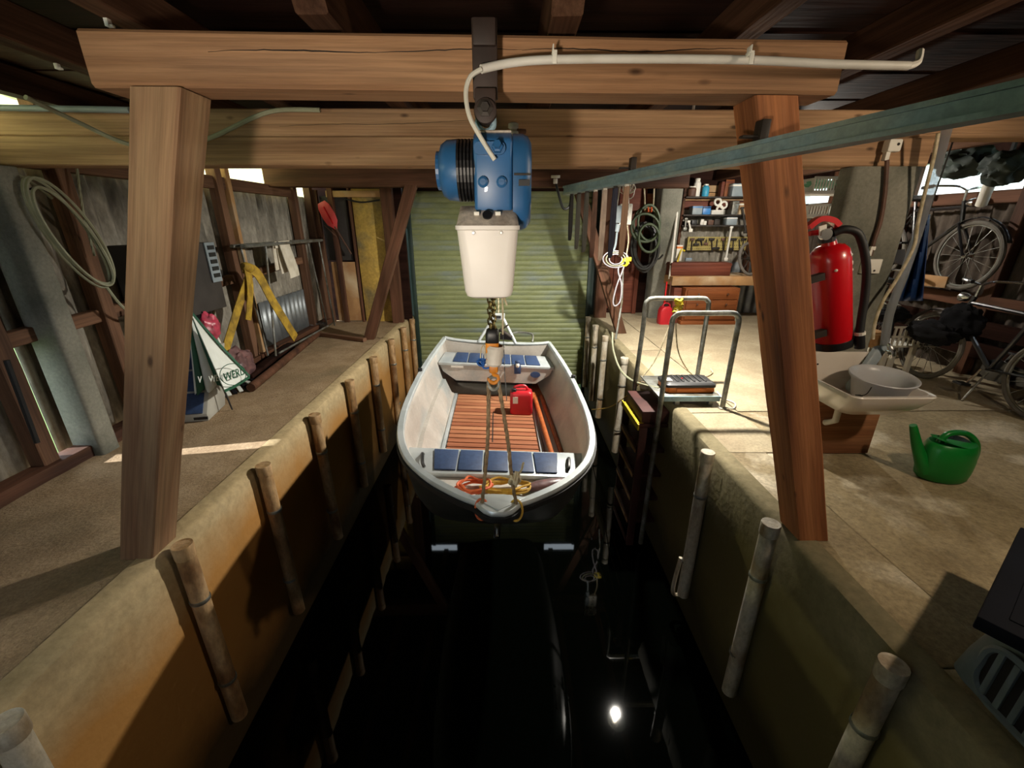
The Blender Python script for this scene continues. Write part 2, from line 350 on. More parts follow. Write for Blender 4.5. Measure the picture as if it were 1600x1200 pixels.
m = mat('black_water', '#020302', rough=.03, spec=.5); m.node_tree.nodes['Principled BSDF'].inputs['IOR'].default_value = 1.33; M['water'] = m
m = bpy.data.materials.new('lamp_glow'); m.use_nodes = True; b = m.node_tree.nodes['Principled BSDF']
b.inputs['Emission Color'].default_value = (1, .85, .62, 1); b.inputs['Emission Strength'].default_value = 40; M['glow'] = m
unspec(M['dark']); unspec(M['raft'])
M['grass'] = mat('outdoor_grass', '#4c6526', '#5b7530', rough=.95, scale=2)
# ================================================================== SETTING
XL, XR, WALL_L, WALL_R, YB, ZW = -1.66, 1.44, -3.05, 4.95, 7.55, -1.5
mb = MB()
for a, b in (((-40,-40),(-3.3,60)), ((5.2,-40),(45,60)), ((-3.3,8.2),(5.2,60)), ((-3.3,-40),(5.2,-9))):
    mb.add([(a[0],a[1],-.25),(b[0],a[1],-.25),(b[0],b[1],-.25),(a[0],b[1],-.25)], [(0,1,2,3)])
struct(mb, 'ground', M['grass'])
struct(MB().add([(XL-.1,-9,ZW),(XR+.1,-9,ZW),(XR+.1,9,ZW),(XL-.1,9,ZW)], [(0,1,2,3)]), 'water', M['water'])
# left deck: one rough slab; its top dips and rises a little
def deck_top(x0, x1, y0, y1, nx, ny, z0, amp, thick=.12):
    def fn(u, v):
        x = x0+(x1-x0)*u; y = y0+(y1-y0)*v
        from mathutils import noise as nz
        return V((x, y, z0+amp*nz.noise(V((x*3, y*3, 0)))+amp*.5*nz.noise(V((x*11, y*11, 5)))))
    mb = MB().grid(fn, nx, ny)
    mb.span((x0, y0, z0-thick), (x1, y1, z0-amp*2)); return mb
struct(deck_top(WALL_L-.1, XL-.12, -.8, YB, 30, 120, 0, .006), 'floor', M['concL'], smooth=True)
fl = bpy.data.objects['floor']
# quay walls: top edge broken and uneven
def quay_wall(name, xf, side, m):
    from mathutils import noise as nz
    def chip(y): return .018*max(0, nz.noise(V((y*5, side*9, 1)))+.15)+.006*nz.noise(V((y*17, 3, side)))
    prof = [(.12, -.02), (.115, .012), (.04, .010), (.012, -.004), (0, -.03), (0, -.4), (0, -.9), (0, -1.7)]
    ny = 170; mb = MB(); rings = []
    for i in range(ny+1):
        y = -.8+(YB+.8)*i/ny; r = []
        for k, (d, z) in enumerate(prof):
            c = chip(y) if 0 < k < 5 else 0
            w = .006*nz.noise(V((y*1.3, z*2.5, side*4)))
            r.append(V((xf-side*(d+c*.6+w*(k > 3)), y, z-c*.5)))
        rings.append(r)
    mb.loft(rings, cap=False, closed=False)
    mb.span((xf-side*.04, -.8, -1.7), (xf-side*.12, YB, -.03))
    return struct(mb, name, m, smooth=True)
quay_wall('wall_slip_left', XL, 1, M['quayL'])
qr = quay_wall('wall_slip_right', XR, -1, M['quayR'])
# right deck: edge slabs, pale slab at the back, stained slab in front
fr = struct(deck_top(1.82, WALL_R+.1, -.8, 3.30, 30, 60, 0, .005), 'floor', M['concR'], smooth=True)
struct(deck_top(1.98, WALL_R+.1, 3.312, 8.1, 24, 40, .004, .002), 'floor', M['concP'], smooth=True)
for y0, y1, x1, mm in ((-.8, 1.05, 1.80, 'concR'), (1.058, 2.60, 1.81, 'concR'), (2.607, 3.27, 1.97, 'concP'), (3.285, 5.2, 1.965, 'concP'), (5.21, 8.1, 1.965, 'concP')):
    build(deck_top(XR+.12, x1, y0, y1, 5, int((y1-y0)*14), .006, .004), 'slab', M[mm], fr, smooth=True)
build(deck_top(1.815, 1.965, 2.607, 3.27, 2, 8, .002, .003), 'slab', M['concR'], fr, smooth=True)
# corrugated sheets
def corr(x, y0, y1, z0, z1, amp=.018, pitch=.13, ax='x', nz=2):
    n = max(6, int((y1-y0)/pitch*8))
    def fn(u, v):
        y = y0+(y1-y0)*u; z = z0+(z1-z0)*v; d = x+amp*math.cos(2*PI*y/pitch)
        return V((d, y, z)) if ax == 'x' else V((y, d, z))
    return MB().grid(fn, n, nz)
wl = None
ys = [-.8, .3, 1.42, 2.57, 3.16, 4.05, 4.93, 5.80, 6.36, 7.02]
for i in range(len(ys)-1):
    gap = .105 if abs(ys[i+1]-2.57) < .01 else -.02
    mb = corr(WALL_L-.012*(i % 2), ys[i], ys[i+1]-gap, .02, 1.90)
    if wl is None: wl = struct(mb, 'wall_left', M['cor'], smooth=True, solid=.006)
    else: build(mb, 'sheet', M['cor'], wl, smooth=True, solid=.006)
build(MB().span((-3.10,2.42,.80), (-3.075,2.64,1.92)), 'board', M['stud'], wl)  # board added behind the sheet gap so sun enters only low down
low = corr(WALL_L+.035, 5.15, 6.35, .06, .62, amp=.016, pitch=.12)
build(low, 'metal_sheet', M['zinc'], wl, smooth=True, solid=.003)['label'] = 'bright metal sheet over foot of wall'
w1 = None
for i in range(len(ys)-1):
    mb = corr(WALL_L, ys[i], ys[i+1]+.02, 1.90, 2.32, pitch=.10, amp=.012)
    if w1 is None: w1 = struct(mb, 'window_1', M['fibre'], smooth=True)
    else: build(mb, 'pane', M['fibre'], w1, smooth=True)
# timber frame of the left wall
for y, top in ((1.35,1.95), (2.40,1.95), (3.13,2.28), (4.78,2.28), (6.42,2.28), (6.93,2.28)):
    timber('stud', (-2.965, y, .07), (-2.965, y, top), .10, .10, M['stud'], parent=wl, up=(0,1,0))
for y in (4.95, 6.62): timber('stud', (-2.95, y, .07), (-2.95, y, 2.28), .06, .06, M['plypale'], parent=wl, up=(0,1,0)) if y < 5 else None
timber('rail', (-2.985, -.6, 1.865), (-2.985, 6.4, 1.925), .07, .12, M['stud'], parent=wl)
for a, b in ((1.4,2.34), (2.46,3.08), (3.18,4.73), (4.83,6.37)):
    timber('rail', (-2.985, a, .86+(a-2.5)*.045), (-2.985, b, .86+(b-2.5)*.045), .07, .09, M['stud'], parent=wl)
timber('sill', (-2.94, -.6, .035), (-2.94, 6.9, .035), .13, .09, M['brown'], parent=wl)
# far left wall: boards round a dark doorway, yellow board
wb = struct(MB().span((-3.1, 7.12, -.05), (-1.62, 7.2, 2.4)), 'wall_back_left', M['dark'])
def pn(x0, x1, z0, z1, y, m, name='panel', th=.03): return build(MB().span((x0, y, z0), (x1, y-th, z1)), name, M[m], wb, bevel=.004)
pn(-2.36, -1.88, .0, 2.02, 7.06, 'ply'); pn(-2.36, -1.90, 2.03, 2.3, 7.06, 'ply')
pn(-3.0, -2.40, 2.13, 2.30, 7.04, 'ply', 'board'); pn(-3.0, -2.40, 2.03, 2.12, 7.03, 'ply', 'board')
pn(-2.86, -2.46, .98, 1.92, 7.08, 'darkbox', 'door_panel')
pn(-2.80, -2.42, .02, .96, 7.03, 'plypale'); pn(-2.72, -1.90, 1.90, 1.99, 7.0, 'plypale', 'board')
timber('stud', (-2.66, 6.99, .0), (-2.66, 6.99, 2.1), .08, .07, M['brown'], parent=wb, up=(0,1,0))
timber('stud', (-2.90, 7.0, .0), (-2.90, 7.0, 2.0), .08, .07, M['stud'], parent=wb, up=(0,1,0))
timber('stud', (-2.39, 7.01, .0), (-2.39, 7.01, 2.2), .035, .05, M['brown'], parent=wb, up=(0,1,0))
build(cable([(-2.45, 6.98, 1.88), (-2.2, 6.97, 1.83), (-1.92, 6.97, 1.86)], .012), 'hanging_wire', M['cablek'], wb)
# roller shutter
d1 = struct(MB().span((-1.66, 7.53, 2.02), (1.44, 7.60, 2.10)), 'door_1', M['dark'])
n = 40; zt, zb = 2.02, -1.30; dh = (zt-zb)/n
for i in range(n):
    z = zb+dh*i
    prof = [(0, -.012), (-.010, .010), (-.016, dh*.5), (-.010, dh-.010), (-.002, dh-.002)]
    mb = MB().loft([[V((x, 7.5+p[0], z+p[1])) for p in prof]+[V((x, 7.512, z+dh-.002)), V((x, 7.512, z-.012))] for x in (-1.60, 1.40)])
    build(mb, 'slat', M['doorgreen'], d1, smooth=True)
for x in (-1.615, 1.415): build(MB().span((x-.035, 7.44, -1.6), (x+.035, 7.55, 2.05)), 'guide_rail', M['trackdark'], d1, bevel=.006)
for x0, x1 in ((-1.75,-1.645), (1.445,1.55)): build(MB().span((x0, 7.52, -1.6), (x1, 7.6, 2.1)), 'jamb', M['trackdark'], d1)
# gable openings above the shutter
wg = struct(MB().span((-3.2, 7.62, 2.40), (5.1, 7.7, 2.9)), 'wall_gable', M['dark'])
for a, b in ((-3.2,-1.85), (-1.15,.80), (1.48,5.1)): build(MB().span((a, 7.62, 2.12), (b, 7.7, 2.40)), 'board', M['dark'], wg)
# far right wall: brown boards, sheets behind the workbench
wr = struct(MB().span((1.45, 7.72, -.05), (5.1, 7.8, 2.12)), 'wall_back_right', M['dark'])
for x0, x1, z0, z1 in ((1.47,1.86,.1,2.1), (1.87,2.24,.02,1.06), (1.87,2.24,1.07,2.1)):
    build(MB().span((x0, 7.68, z0), (x1, 7.64, z1)), 'panel', M['redbrown'], wr, bevel=.005)
timber('stud', (2.28, 7.66, 0), (2.28, 7.66, 2.1), .07, .07, M['redbrown'], parent=wr, up=(0,1,0))
build(corr(7.66, 2.8, 4.9, .9, 1.75, ax='y', pitch=.16, amp=.02), 'sheet', M['cor'], wr, smooth=True)
build(corr(7.66, 2.8, 4.9, 0, .9, ax='y', pitch=.16, amp=.02), 'sheet', M['zinc'], wr, smooth=True)
for k in range(3): build(MB().span((2.78, 7.69, 1.76+k*.13), (4.9, 7.65, 1.88+k*.13)), 'board', M['redbrown' if k < 1 else 'plypale'], wr, bevel=.004)
# right wall
wR = None
yr = [.9, 1.9, 2.85, 3.8, 4.75, 5.7, 6.65, 7.7]
for i in range(len(yr)-1):
    mb = corr(WALL_R+.03, yr[i], yr[i+1]+.02, .0, 1.76)
    if wR is None: wR = struct(mb, 'wall_right', M['cordark'], smooth=True)
    else: build(mb, 'sheet', M['cordark'], wR, smooth=True)
for y in (1.6, 2.9, 4.3, 5.6, 6.9): timber('stud', (4.92, y, 0), (4.92, y, 2.25), .1, .1, M['brown'], parent=wR, up=(0,1,0))
timber('rail', (4.9, .9, 1.77), (4.9, 7.6, 1.77), .06, .12, M['brown'], parent=wR); timber('rail', (4.9, .9, .76), (4.9, 7.6, .76), .06, .13, M['brown'], parent=wR)
for z in (.28, .5): timber('rail', (4.9, .9, z), (4.9, 7.6, z), .05, .16, M['dark'], parent=wR)
w2 = None
for i in range(len(yr)-1):
    mb = MB().span((WALL_R+.02, yr[i]+.02, 1.83), (WALL_R+.026, yr[i+1]-.02, 2.20))
    if w2 is None: w2 = struct(mb, 'window_2', M['pane'])
    else: build(mb, 'pane', M['pane'], w2)
for y in yr: build(MB().span((WALL_R, y-.025, 1.83), (WALL_R+.06, y+.025, 2.22)), 'window_frame', M['stud'], w2)
struct(MB().span((WALL_R-.05, -.8, 2.18), (WALL_R+.12, 8, 2.5)), 'trim_1', M['dark']); struct(MB().span((WALL_L-.12, -.8, 2.30), (WALL_L+.03, 8, 2.5)), 'trim_2', M['dark'])
# ceiling boards
ce = None; y = -1.0; i = 0
while y < 7.44:
    w = .185+.03*rnd.random(); mb = MB().span((-3.2, y, 2.42+.004*(i % 3)), (5.1, y+w-.006, 2.45))
    if ce is None: ce = struct(mb, 'ceiling', M['dark'])
    else: build(mb, 'plank', M['dark'], ce)
    y += w; i += 1
struct(MB().span((-3.3, -1, 2.46), (5.2, 7.64, 2.5)), "ceiling", M["dark"])
# wall behind the camera, its left opening shaped to keep daylight off the deck
wn = struct(MB().span((-3.2, -.85, -.2), (-2.0, -.75, 2.5)), 'wall_near', M['dark'])
for a, b in (((-2.3,1.7),(-1.1,2.5)), ((-2.3,-.2),(-1.1,.75)), ((-1.1,-.2),(5.1,2.5))): build(MB().span((a[0], -.85, a[1]), (b[0], -.75, b[1])), 'panel', M['dark'], wn)
struct(MB().span((XL-.1, -.95, -1.7), (XR+.1, -.8, 0.02)), 'wall_slip_near', M['quayR'])
struct(MB().span((WALL_R+.08, -.9, -.2), (WALL_R+.14, .95, 2.5)), 'wall_right', M['cordark'])
# ================================================================== TIMBER FRAME
def slant(name, foot, top, z0, z1, wx, wy, m, label):
    f, t = V((*foot, z0)), V((*top, z1)); d = (t-f).normalized(); yv = V((0,1,0)); yv = (yv-d*d.dot(yv)).normalized(); zv = d.cross(yv)
    R = Matrix((d, yv, zv)).transposed().to_4x4(); R.translation = f; Ri = R.inverted(); mb = MB(); n = 8; rings = []
    for i in range(n+1):
        c = f.lerp(t, i/n); r = []
        for sx, sy in ((1,1),(-1,1),(-1,-1),(1,-1)):
            ch = .007; jx, jy = rnd.uniform(-.002,.002), rnd.uniform(-.002,.002)
            a = c+V((sx*wx/2+jx, sy*wy/2+jy, 0)); p1 = a+V((-sx*ch,0,0)); p2 = a+V((0,-sy*ch,0)); r += [p2, p1] if sx*sy > 0 else [p1, p2]
        rings.append([Ri @ q for q in r])
    o = build(mb.loft(rings), name, m, off=V((0,0,0))); o.matrix_world = R; return tag(o, label, 'post')
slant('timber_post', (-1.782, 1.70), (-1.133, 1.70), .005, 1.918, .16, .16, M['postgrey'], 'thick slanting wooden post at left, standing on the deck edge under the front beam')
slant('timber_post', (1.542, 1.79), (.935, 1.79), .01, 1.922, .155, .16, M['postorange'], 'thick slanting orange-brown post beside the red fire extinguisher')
slant('timber_post', (-1.955, 5.85), (-1.20, 5.85), .0, 1.97, .15, .10, M['brown'], 'thin dark brown slanting brace on the left deck before the roller shutter')
slant('timber_post', (1.68, 6.15), (.94, 6.15), .01, 1.97, .15, .10, M['brown'], 'dark brown slanting brace on the right deck before the roller shutter')
timber('timber_post', (-1.80, 6.94, .0), (-1.80, 6.94, 2.08), .17, .12, M['brown'], 'upright dark post left of the roller shutter', 'post', up=(0,1,0))
timber('timber_post', (1.60, 7.3, .0), (1.60, 7.3, 2.14), .2, .12, M['brown'], 'upright dark post right of the roller shutter', 'post', up=(0,1,0))
fb = timber('timber_beam', (-1.34, 1.71, 1.998), (1.135, 1.79, 2.002), .16, .155, M['beam'], 'front roof beam resting on both slanting posts, crossed by the white conduit', 'beam', ch=.01)
timber('timber_beam', (-2.98, 2.78, 1.893), (2.42, 2.78, 1.893), .15, .145, M['tie'], 'lower of the two stacked cross beams behind the blue hoist', 'beam')
tb = timber('timber_beam', (-2.98, 2.79, 2.036), (4.85, 2.79, 2.036), .14, .135, M['tie'], 'upper of the two stacked cross beams behind the blue hoist', 'beam')
timber('timber_beam', (-3.0, 5.87, 2.085), (2.3, 5.95, 2.085), .14, .27, M['brown'], 'dark cross beam close before the roller shutter', 'beam')
def crack(beam, y, pts, w):      # drying crack that opens along the grain
    mb = MB(); n = 40; q = random.Random(int(w*1e5)); rings = []
    for i in range(n+1):
        t = i/n; x = pts[0][0]+(pts[1][0]-pts[0][0])*t; z = pts[0][1]+(pts[1][1]-pts[0][1])*t+.004*math.sin(t*9)+q.uniform(-.0012,.0012); h = w*math.sin(PI*min(1,max(.02,t)))**.5
        rings.append([V((x,y-.0015,z)), V((x,y+.002,z-h/2)), V((x,y+.004,z)), V((x,y+.002,z+h/2))])
    o = build(mb.loft(rings), 'crack', M['rub'], off=V((0,0,0))); o.parent = beam
crack(fb, -.0805, ((-.85,.02),(.15,.035)), .007); crack(fb, -.0805, ((.15,.036),(.9,.045)), .004)
crack(tb, -.0705, ((-2.2,-.02),(-.9,.015)), .006); crack(tb, -.0705, ((.3,-.045),(2.0,-.05)), .004)
RX = [(-2.75,-.6,'far left, by the wall'), (-1.98,-.6,'left of the front beam end'), (-1.37,-.6,'above the left slanting post'), (-.60,1.50,'with chamfered end left of the hoist bracket'), (.19,1.50,'with chamfered end right of the hoist bracket'),
      (.93,-.6,'above the right slanting post'), (1.62,-.6,'just right of the front beam end'), (2.5,-.6,'over the right deck'), (3.4,-.6,'over the sink'), (4.3,-.6,'by the right wall')]
for x, y0, w in RX:
    o = timber('rafter', (x, y0+.001, 2.25 if y0 < 1 else 2.21), (x, 7.5, 2.25 if y0 < 1 else 2.21), .10, .14 if y0 < 1 else .20, M['raft'], 'brown roof rafter running front to back, '+w, 'rafter', group='roof rafters')
    if y0 > 1:
        for v in o.data.vertices:
            if v.co.x < -2.95 and v.co.z < 0: v.co.x += .13; 
# ================================================================== BOAT
boat = T('rowing_boat', 'small aluminium boat hung in the slip by hoist ropes, blue bench pads and slatted floor', 'boat', (-.05, 1.625, .225), local=True)
boat.rotation_euler = (0, math.radians(3.3), math.radians(1.3))
BM = Matrix.Translation(boat.location) @ boat.rotation_euler.to_matrix().to_4x4()
def bw(p): return BM @ V(p)                       # boat frame -> room
ST = [(0,.028),(.05,.10),(.11,.19),(.26,.355),(.49,.515),(.8,.62),(1.23,.675),(1.88,.69),(2.5,.675),(3.25,.625)]
HS = smooth_path([(a, b, 0) for a, b in ST], 8)
def hw(s):
    if s <= 0: return ST[0][1]
    for a, b in zip(HS, HS[1:]):
        if s <= b.x: return a.y+(b.y-a.y)*(s-a.x)/max(1e-9, b.x-a.x)
    return ST[-1][1]
def sheer(s): return .055*max(0, 1-s/1.1)**2
def depth(s): return .20+.34*min(1, max(0, (s+.02)/.55))**.55
def section(s, inset=0, n=11):
    w = hw(s)-inset; d = depth(s); zg = sheer(s); out = []
    k = min(1, max(.35, s/.6)); base = [(-1,0),(-.965,-.18),(-.915,-.42),(-.85,-.66),(-.75,-.85),(-.60,-.95),(-.3,-.985),(0,-1)]
    base = base+[(-x, z) for x, z in base[-2::-1]]
    return [V((x*w*(1-(1-k)*(-z)*.6), s+.42*(-z)*max(0, 1-s/.9)**1.5, zg+z*d)) for x, z in base]
ss = [0,.015,.03,.05,.075,.11,.15,.19,.24,.3,.36,.44,.55,.65,.78,.92,1.1,1.3,1.6,1.95,2.3,2.65,3.0,3.25]
hull = MB().loft([[V((p.x*.02, p.y-.006, p.z)) for p in section(0)]]+[section(s) for s in ss], cap=False, closed=False)
hu = build(hull, 'hull', M['hullalu'], boat, smooth=True); md = hu.modifiers.new('solid', 'SOLIDIFY'); md.thickness = .006; md.offset = -1
skin = MB().loft([[V((p.x*1.012+(.006 if p.x > 0 else -.006), p.y-.004-.02*max(0, 1-s_/.3), p.z-.012*(p.z < -.3)-.004)) for p in section(s_)] for s_ in ss], cap=False, closed=False)
build(skin, 'outer_skin', M['hullout'], boat, smooth=True)  # separate dark shell carrying the shadow on the hull's outside
# transom with a shallow dip in its top edge
ts = section(3.25); tp = [V((p.x, 3.25, p.z)) for p in ts]
top = [V((x, 3.25, -.035-.02*math.cos(x*4))) for x in [.55,.4,.2,0,-.2,-.4,-.55]]
mb = MB(); poly = tp+top; mb.loft([[p+V((0, .0, 0)) for p in poly], [p+V((0, -.03, 0)) for p in poly]]); build(mb, 'transom', M['hullalu'], boat)
build(MB().tube([V((x, 3.235, .012-.035*max(0, 1-(abs(x)/.62)**4))) for x in [i/12*.615 for i in range(-12, 13)]], .02, 8), 'transom_rim', M['gun'], boat, smooth=True)
# gunwale strip, mitred at the bow
def gun_path(o): return [V((-hw(s)-o, s-(.03 if s < .03 else 0), sheer(s))) for s in reversed([0,.02,.05,.08,.11,.145,.18,.22,.26,.31,.37,.43,.49,.56,.64,.72,.8,.9,1.0,1.1,1.23,1.4,1.55,1.7,1.88,2.05,2.2,2.5,2.9,3.27])]
Lp = gun_path(0); path = Lp+[V((-p.x, p.y, p.z)) for p in reversed(Lp)]
def strip(path, prof):
    mb = MB(); rings = []
    for i, p in enumerate(path):
        a, b = path[max(i-1, 0)], path[min(i+1, len(path)-1)]; t = (b-a); t.z = 0; t.normalize(); nrm = V((-t.y, t.x, 0))
        if nrm.dot(V((p.x, p.y-2, 0))) < 0: nrm = -nrm
        rings.append([p+nrm*q[0]+V((0,0,q[1])) for q in prof])
    return mb.loft(rings)
build(strip(path, [(.018,.004),(.012,.014),(-.022,.014),(-.03,.004),(-.03,-.014),(.012,-.014),(.018,-.006)]), 'gunwale', M['gun'], boat, smooth=True)
build(strip(path, [(.026,-.014),(.024,-.040),(.004,-.044),(.004,-.014)]), 'rubbing_strake', M['rub'], boat, smooth=True)
bp = MB().prism([(-.14,.085,.05),(0,-.035,.062),(.14,.085,.05),(.03,.10,.052),(-.03,.10,.052)], (0,0,.014)); build(bp, 'bow_plate', M['gun'], boat, bevel=.003)
build(MB().box((0,-.03,-.03), (.03,.02,.10)).lathe([(.006,-.02),(.006,.02)], (0,-.045,-.05), (0,1,0), 8), 'bow_fitting', M['chrome'], boat, bevel=.003)
# benches
def bench(s0, s1, z, front_s, fd, npad, name):
    w0, w1 = hw(s0)-.045, hw(s1)-.045
    mb = MB().loft([[V((-w0,s0,z)),V((w0,s0,z)),V((w1,s1,z)),V((-w1,s1,z))], [V((-w0+.002,s0,z-.03)),V((w0-.002,s0,z-.03)),V((w1-.002,s1,z-.03)),V((-w1+.002,s1,z-.03))]])
    o = build(mb, name, M['gun'], boat, bevel=.004)
    fs, fw = front_s, hw(front_s)-.05
    build(MB().loft([[V((-fw,fs,z-.005)),V((fw,fs,z-.005)),V((fw*.93,fs,z-fd*.5)),V((fw*.70,fs,z-fd)),V((-fw*.70,fs,z-fd)),V((-fw*.93,fs,z-fd*.5))], [V((-fw,fs+.012,z-.005)),V((fw,fs+.012,z-.005)),V((fw*.93,fs+.012,z-fd*.5)),V((fw*.70,fs+.012,z-fd)),V((-fw*.70,fs+.012,z-fd)),V((-fw*.93,fs+.012,z-fd*.5))]]), 'bench_face', M['hullalu'], o)
    e = .13; L = 2*min(w0,w1)-2*e; g = .014; pw = (L-g*(npad-1))/npad
    for k in range(npad):
        xa = -L/2+k*(pw+g); xb = xa+pw
        def X(x, s):
            f = hw(s)/hw((s0+s1)/2) if k in (0, npad-1) else 1
            return x*(1+(f-1)*.9) if (k == 0 and x == xa) or (k == npad-1 and x == xb) else x
        a, b = s0+.03, s1-.03
        build(MB().prism([(X(xa,a),a,z),(X(xb,a),a,z),(X(xb,b),b,z),(X(xa,b),b,z)], (0,0,.012)), 'pad', M['pad'], o, bevel=.004)
    return o
b1 = bench(.66, .97, -.185, .665, .27, 5, 'front_bench')
for sx in (-1, 1):
    build(cable([(sx*.455,.72,-.183),(sx*.47,.74,-.16),(sx*.485,.83,-.155),(sx*.49,.88,-.183)], .012, 6, 4), 'bench_handle', M['blk'], b1, smooth=True)
b2 = bench(2.68, 3.08, -.115, 2.69, .20, 6, 'rear_bench')
build(MB().box((-.42,2.684,-.155), (.13,.006,.022)), 'sticker', M['label'], b2); build(MB().lathe([(.055,-.003),(.055,.003)], (.42,2.683,-.21), (0,1,0), 20), 'oval_badge', M['pad'], b2)
for p in boat.children:
    if p.name.startswith('rear_bench'):
        for c in p.children:
            if c.name.startswith('oval'):
                for v in c.data.vertices: v.co.z = -.21+(v.co.z+.21)*.6
build(MB().prism([(-.45,.66,-.225),(.45,.66,-.225),(.28,.42,-.225),(0,.30,-.225),(-.28,.42,-.225)], (0,0,.008)), 'bow_floor', M['hullalu'], boat)
# dark space beneath the rear bench closes on a bulkhead
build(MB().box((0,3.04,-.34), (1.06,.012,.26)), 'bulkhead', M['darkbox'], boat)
zf = -.50
for x in (-.43, .40): build(MB().box((x,1.86,zf+.004), (.03,1.80,.04)), 'floor_rail', M['gun'], boat, bevel=.004)
build(MB().box((0,1.86,zf-.02), (.84,1.78,.012)), 'floor_base', M['iron'], boat)
for k in range(22):
    y = .99+k*.0805; timber('floor_slat', (-.405, y+.033, zf), (.375, y+.033, zf), .067, .022, M['deckboard'], parent=boat, ch=.003, jit=.0008)
build(MB().box((-.02, 1.96, zf+.0118), (.010,.62,.002)), 'floor_slot', M['rub'], boat)
for sx in (-1, 1):          # sloping side locker, oarlock sockets
    if sx < 0: build(MB().loft([[V((sx*.455,y,-.49)), V((sx*(hw(y)-.12),y,-.30)), V((sx*(hw(y)-.08),y,-.30)), V((sx*.455,y,-.515))] for y in (.99,1.4,1.9,2.4,2.68)]), 'side_tank', M['hullalu'], boat)
    for y in (1.45,):
        build(MB().box((sx*(hw(y)-.018), y, -.13), (.012,.14,.05)), 'oarlock_block', M['plypale'], boat, bevel=.004); build(MB().box((sx*(hw(y)-.03), y-.05, -.17), (.012,.025,.06)), 'oarlock_clip', M['blk'], boat, bevel=.003)
        build(MB().lathe([(.02,-.02),(.02,.018),(.014,.02)], (sx*(hw(2.0)+.004), 2.0, .02), (0,0,1), 12), 'oarlock_socket', M['blk'], boat)
# stern lifting yoke and motor bracket
mb = MB()
for sx in (-1, 1): mb.tube([(sx*.22,3.22,-.02),(sx*.20,3.24,.02),(sx*.05,3.26,.28)], .018, 8)
mb.box((0,3.26,.29), (.15,.03,.07)); build(mb, 'lifting_yoke', M['gun'], boat, bevel=.003)
build(MB().box((0,3.24,.285), (.06,.02,.03)), 'yoke_eye', M['blk'], boat)
build(MB().tube(smooth_path([(.18,3.27,.02),(.18,3.36,.07),(.30,3.40,.08),(.42,3.36,.07),(.42,3.27,.0)],5), .011, 6), 'stern_handle', M['steel'], boat, smooth=True)
build(MB().box((.10,3.27,.05), (.14,.05,.07)).tube([(.02,3.25,.14),(.17,3.22,.05)], .022, 8).tube([(.0,3.24,.10),(.12,3.24,.20)], .012, 6), 'motor_bracket', M['iron'], boat, bevel=.004)
# things lying in the boat
for (xa, ya, xb, yb_), lab in (((.462,1.03,.425,2.55), 'wooden oar beside the boat floor slats, the one nearer the slats'), ((.545,1.04,.50,2.62), 'wooden oar along the boat side, the one nearer the hull')):
    za, zb_ = -.40, -.435
    a, b = bw((xa, ya, za)), bw((xb, yb_, zb_)); o = T('oar', lab, 'oar', a, 'two oars in the boat')
    build(MB().tube([a, a.lerp(b,.06), a.lerp(b,.08), b], [.016,.016,.021,.023], 10), 'shaft', M['oar'], o, smooth=True)
    c1 = b+(b-a).normalized()*.40; d = (b-a).normalized(); sd = d.cross(V((0,0,1))).normalized()
    build(MB().loft([[p+sd*w_/2+V((0,0,.01)), p-sd*w_/2+V((0,0,.01)), p-sd*w_/2-V((0,0,.006)), p+sd*w_/2-V((0,0,.006))] for p, w_ in ((b-d*.02,.05),(b.lerp(c1,.4),.10),(c1,.11))]), 'blade', M['oar'], o)
    q = a.lerp(b,.13); build(MB().lathe([(.024,-.012),(.03,-.004),(.03,.004),(.024,.012)], q, d, 12), 'collar', M['leather'], o)
# red petrol can
c = bw((.265, 2.31, zf+.012)); can = T('petrol_can', 'red plastic petrol can standing on the boat floor before the rear bench', 'petrol can', c)
def tr(mb, f): mb.v = [f(p) for p in mb.v]; return mb
mb = MB(); cw, cdp, chh = .225, .15, .24
mb.loft([rrect(c.x,c.y,c.z+z,cw*k,cdp*k,.03) for z, k in ((0,.94),(.012,1),(.10,1),(.115,.985),(.13,1),(.20,1),(.228,.94),(.24,.8))]); build(mb, 'body', M['red'], can, smooth=True)
build(cable([c+V((-.07,0,.235)), c+V((-.06,0,.275)), c+V((.03,0,.285)), c+V((.07,0,.235))], .014, 8, 5), 'handle', M['red'], can, smooth=True)
build(MB().lathe([(.026,0),(.026,.03),(.02,.034)], c+V((-.075,-.03,.232)), (0,0,1), 14), 'cap', M['blk'], can); build(MB().box(c+V((-.06,-.0765,.16)), (.05,.003,.07)), 'sticker', M['label'], can)
c = bw((.17, 2.60, -.1)); mb = MB()
hk = T('mooring_clamp', 'small blue clamp hung on the rear bench edge above the red petrol can', 'clamp', bw((.22,2.66,-.25)))
a = bw((.22,2.665,-.10)); build(MB().lathe([(.02,-.02),(.03,-.012),(.03,.012),(.02,.02)], a+V((0,0,.03)), (0,0,1), 12).box(a+V((0,0,-.05)), (.07,.03,.10)), 'body', M['pad'], hk, bevel=.006); build(MB().lathe([(.016,-.02),(.022,0),(.016,.02)], a+V((0,-.02,.0)), (0,0,1), 12), 'knob', M['label'], hk)
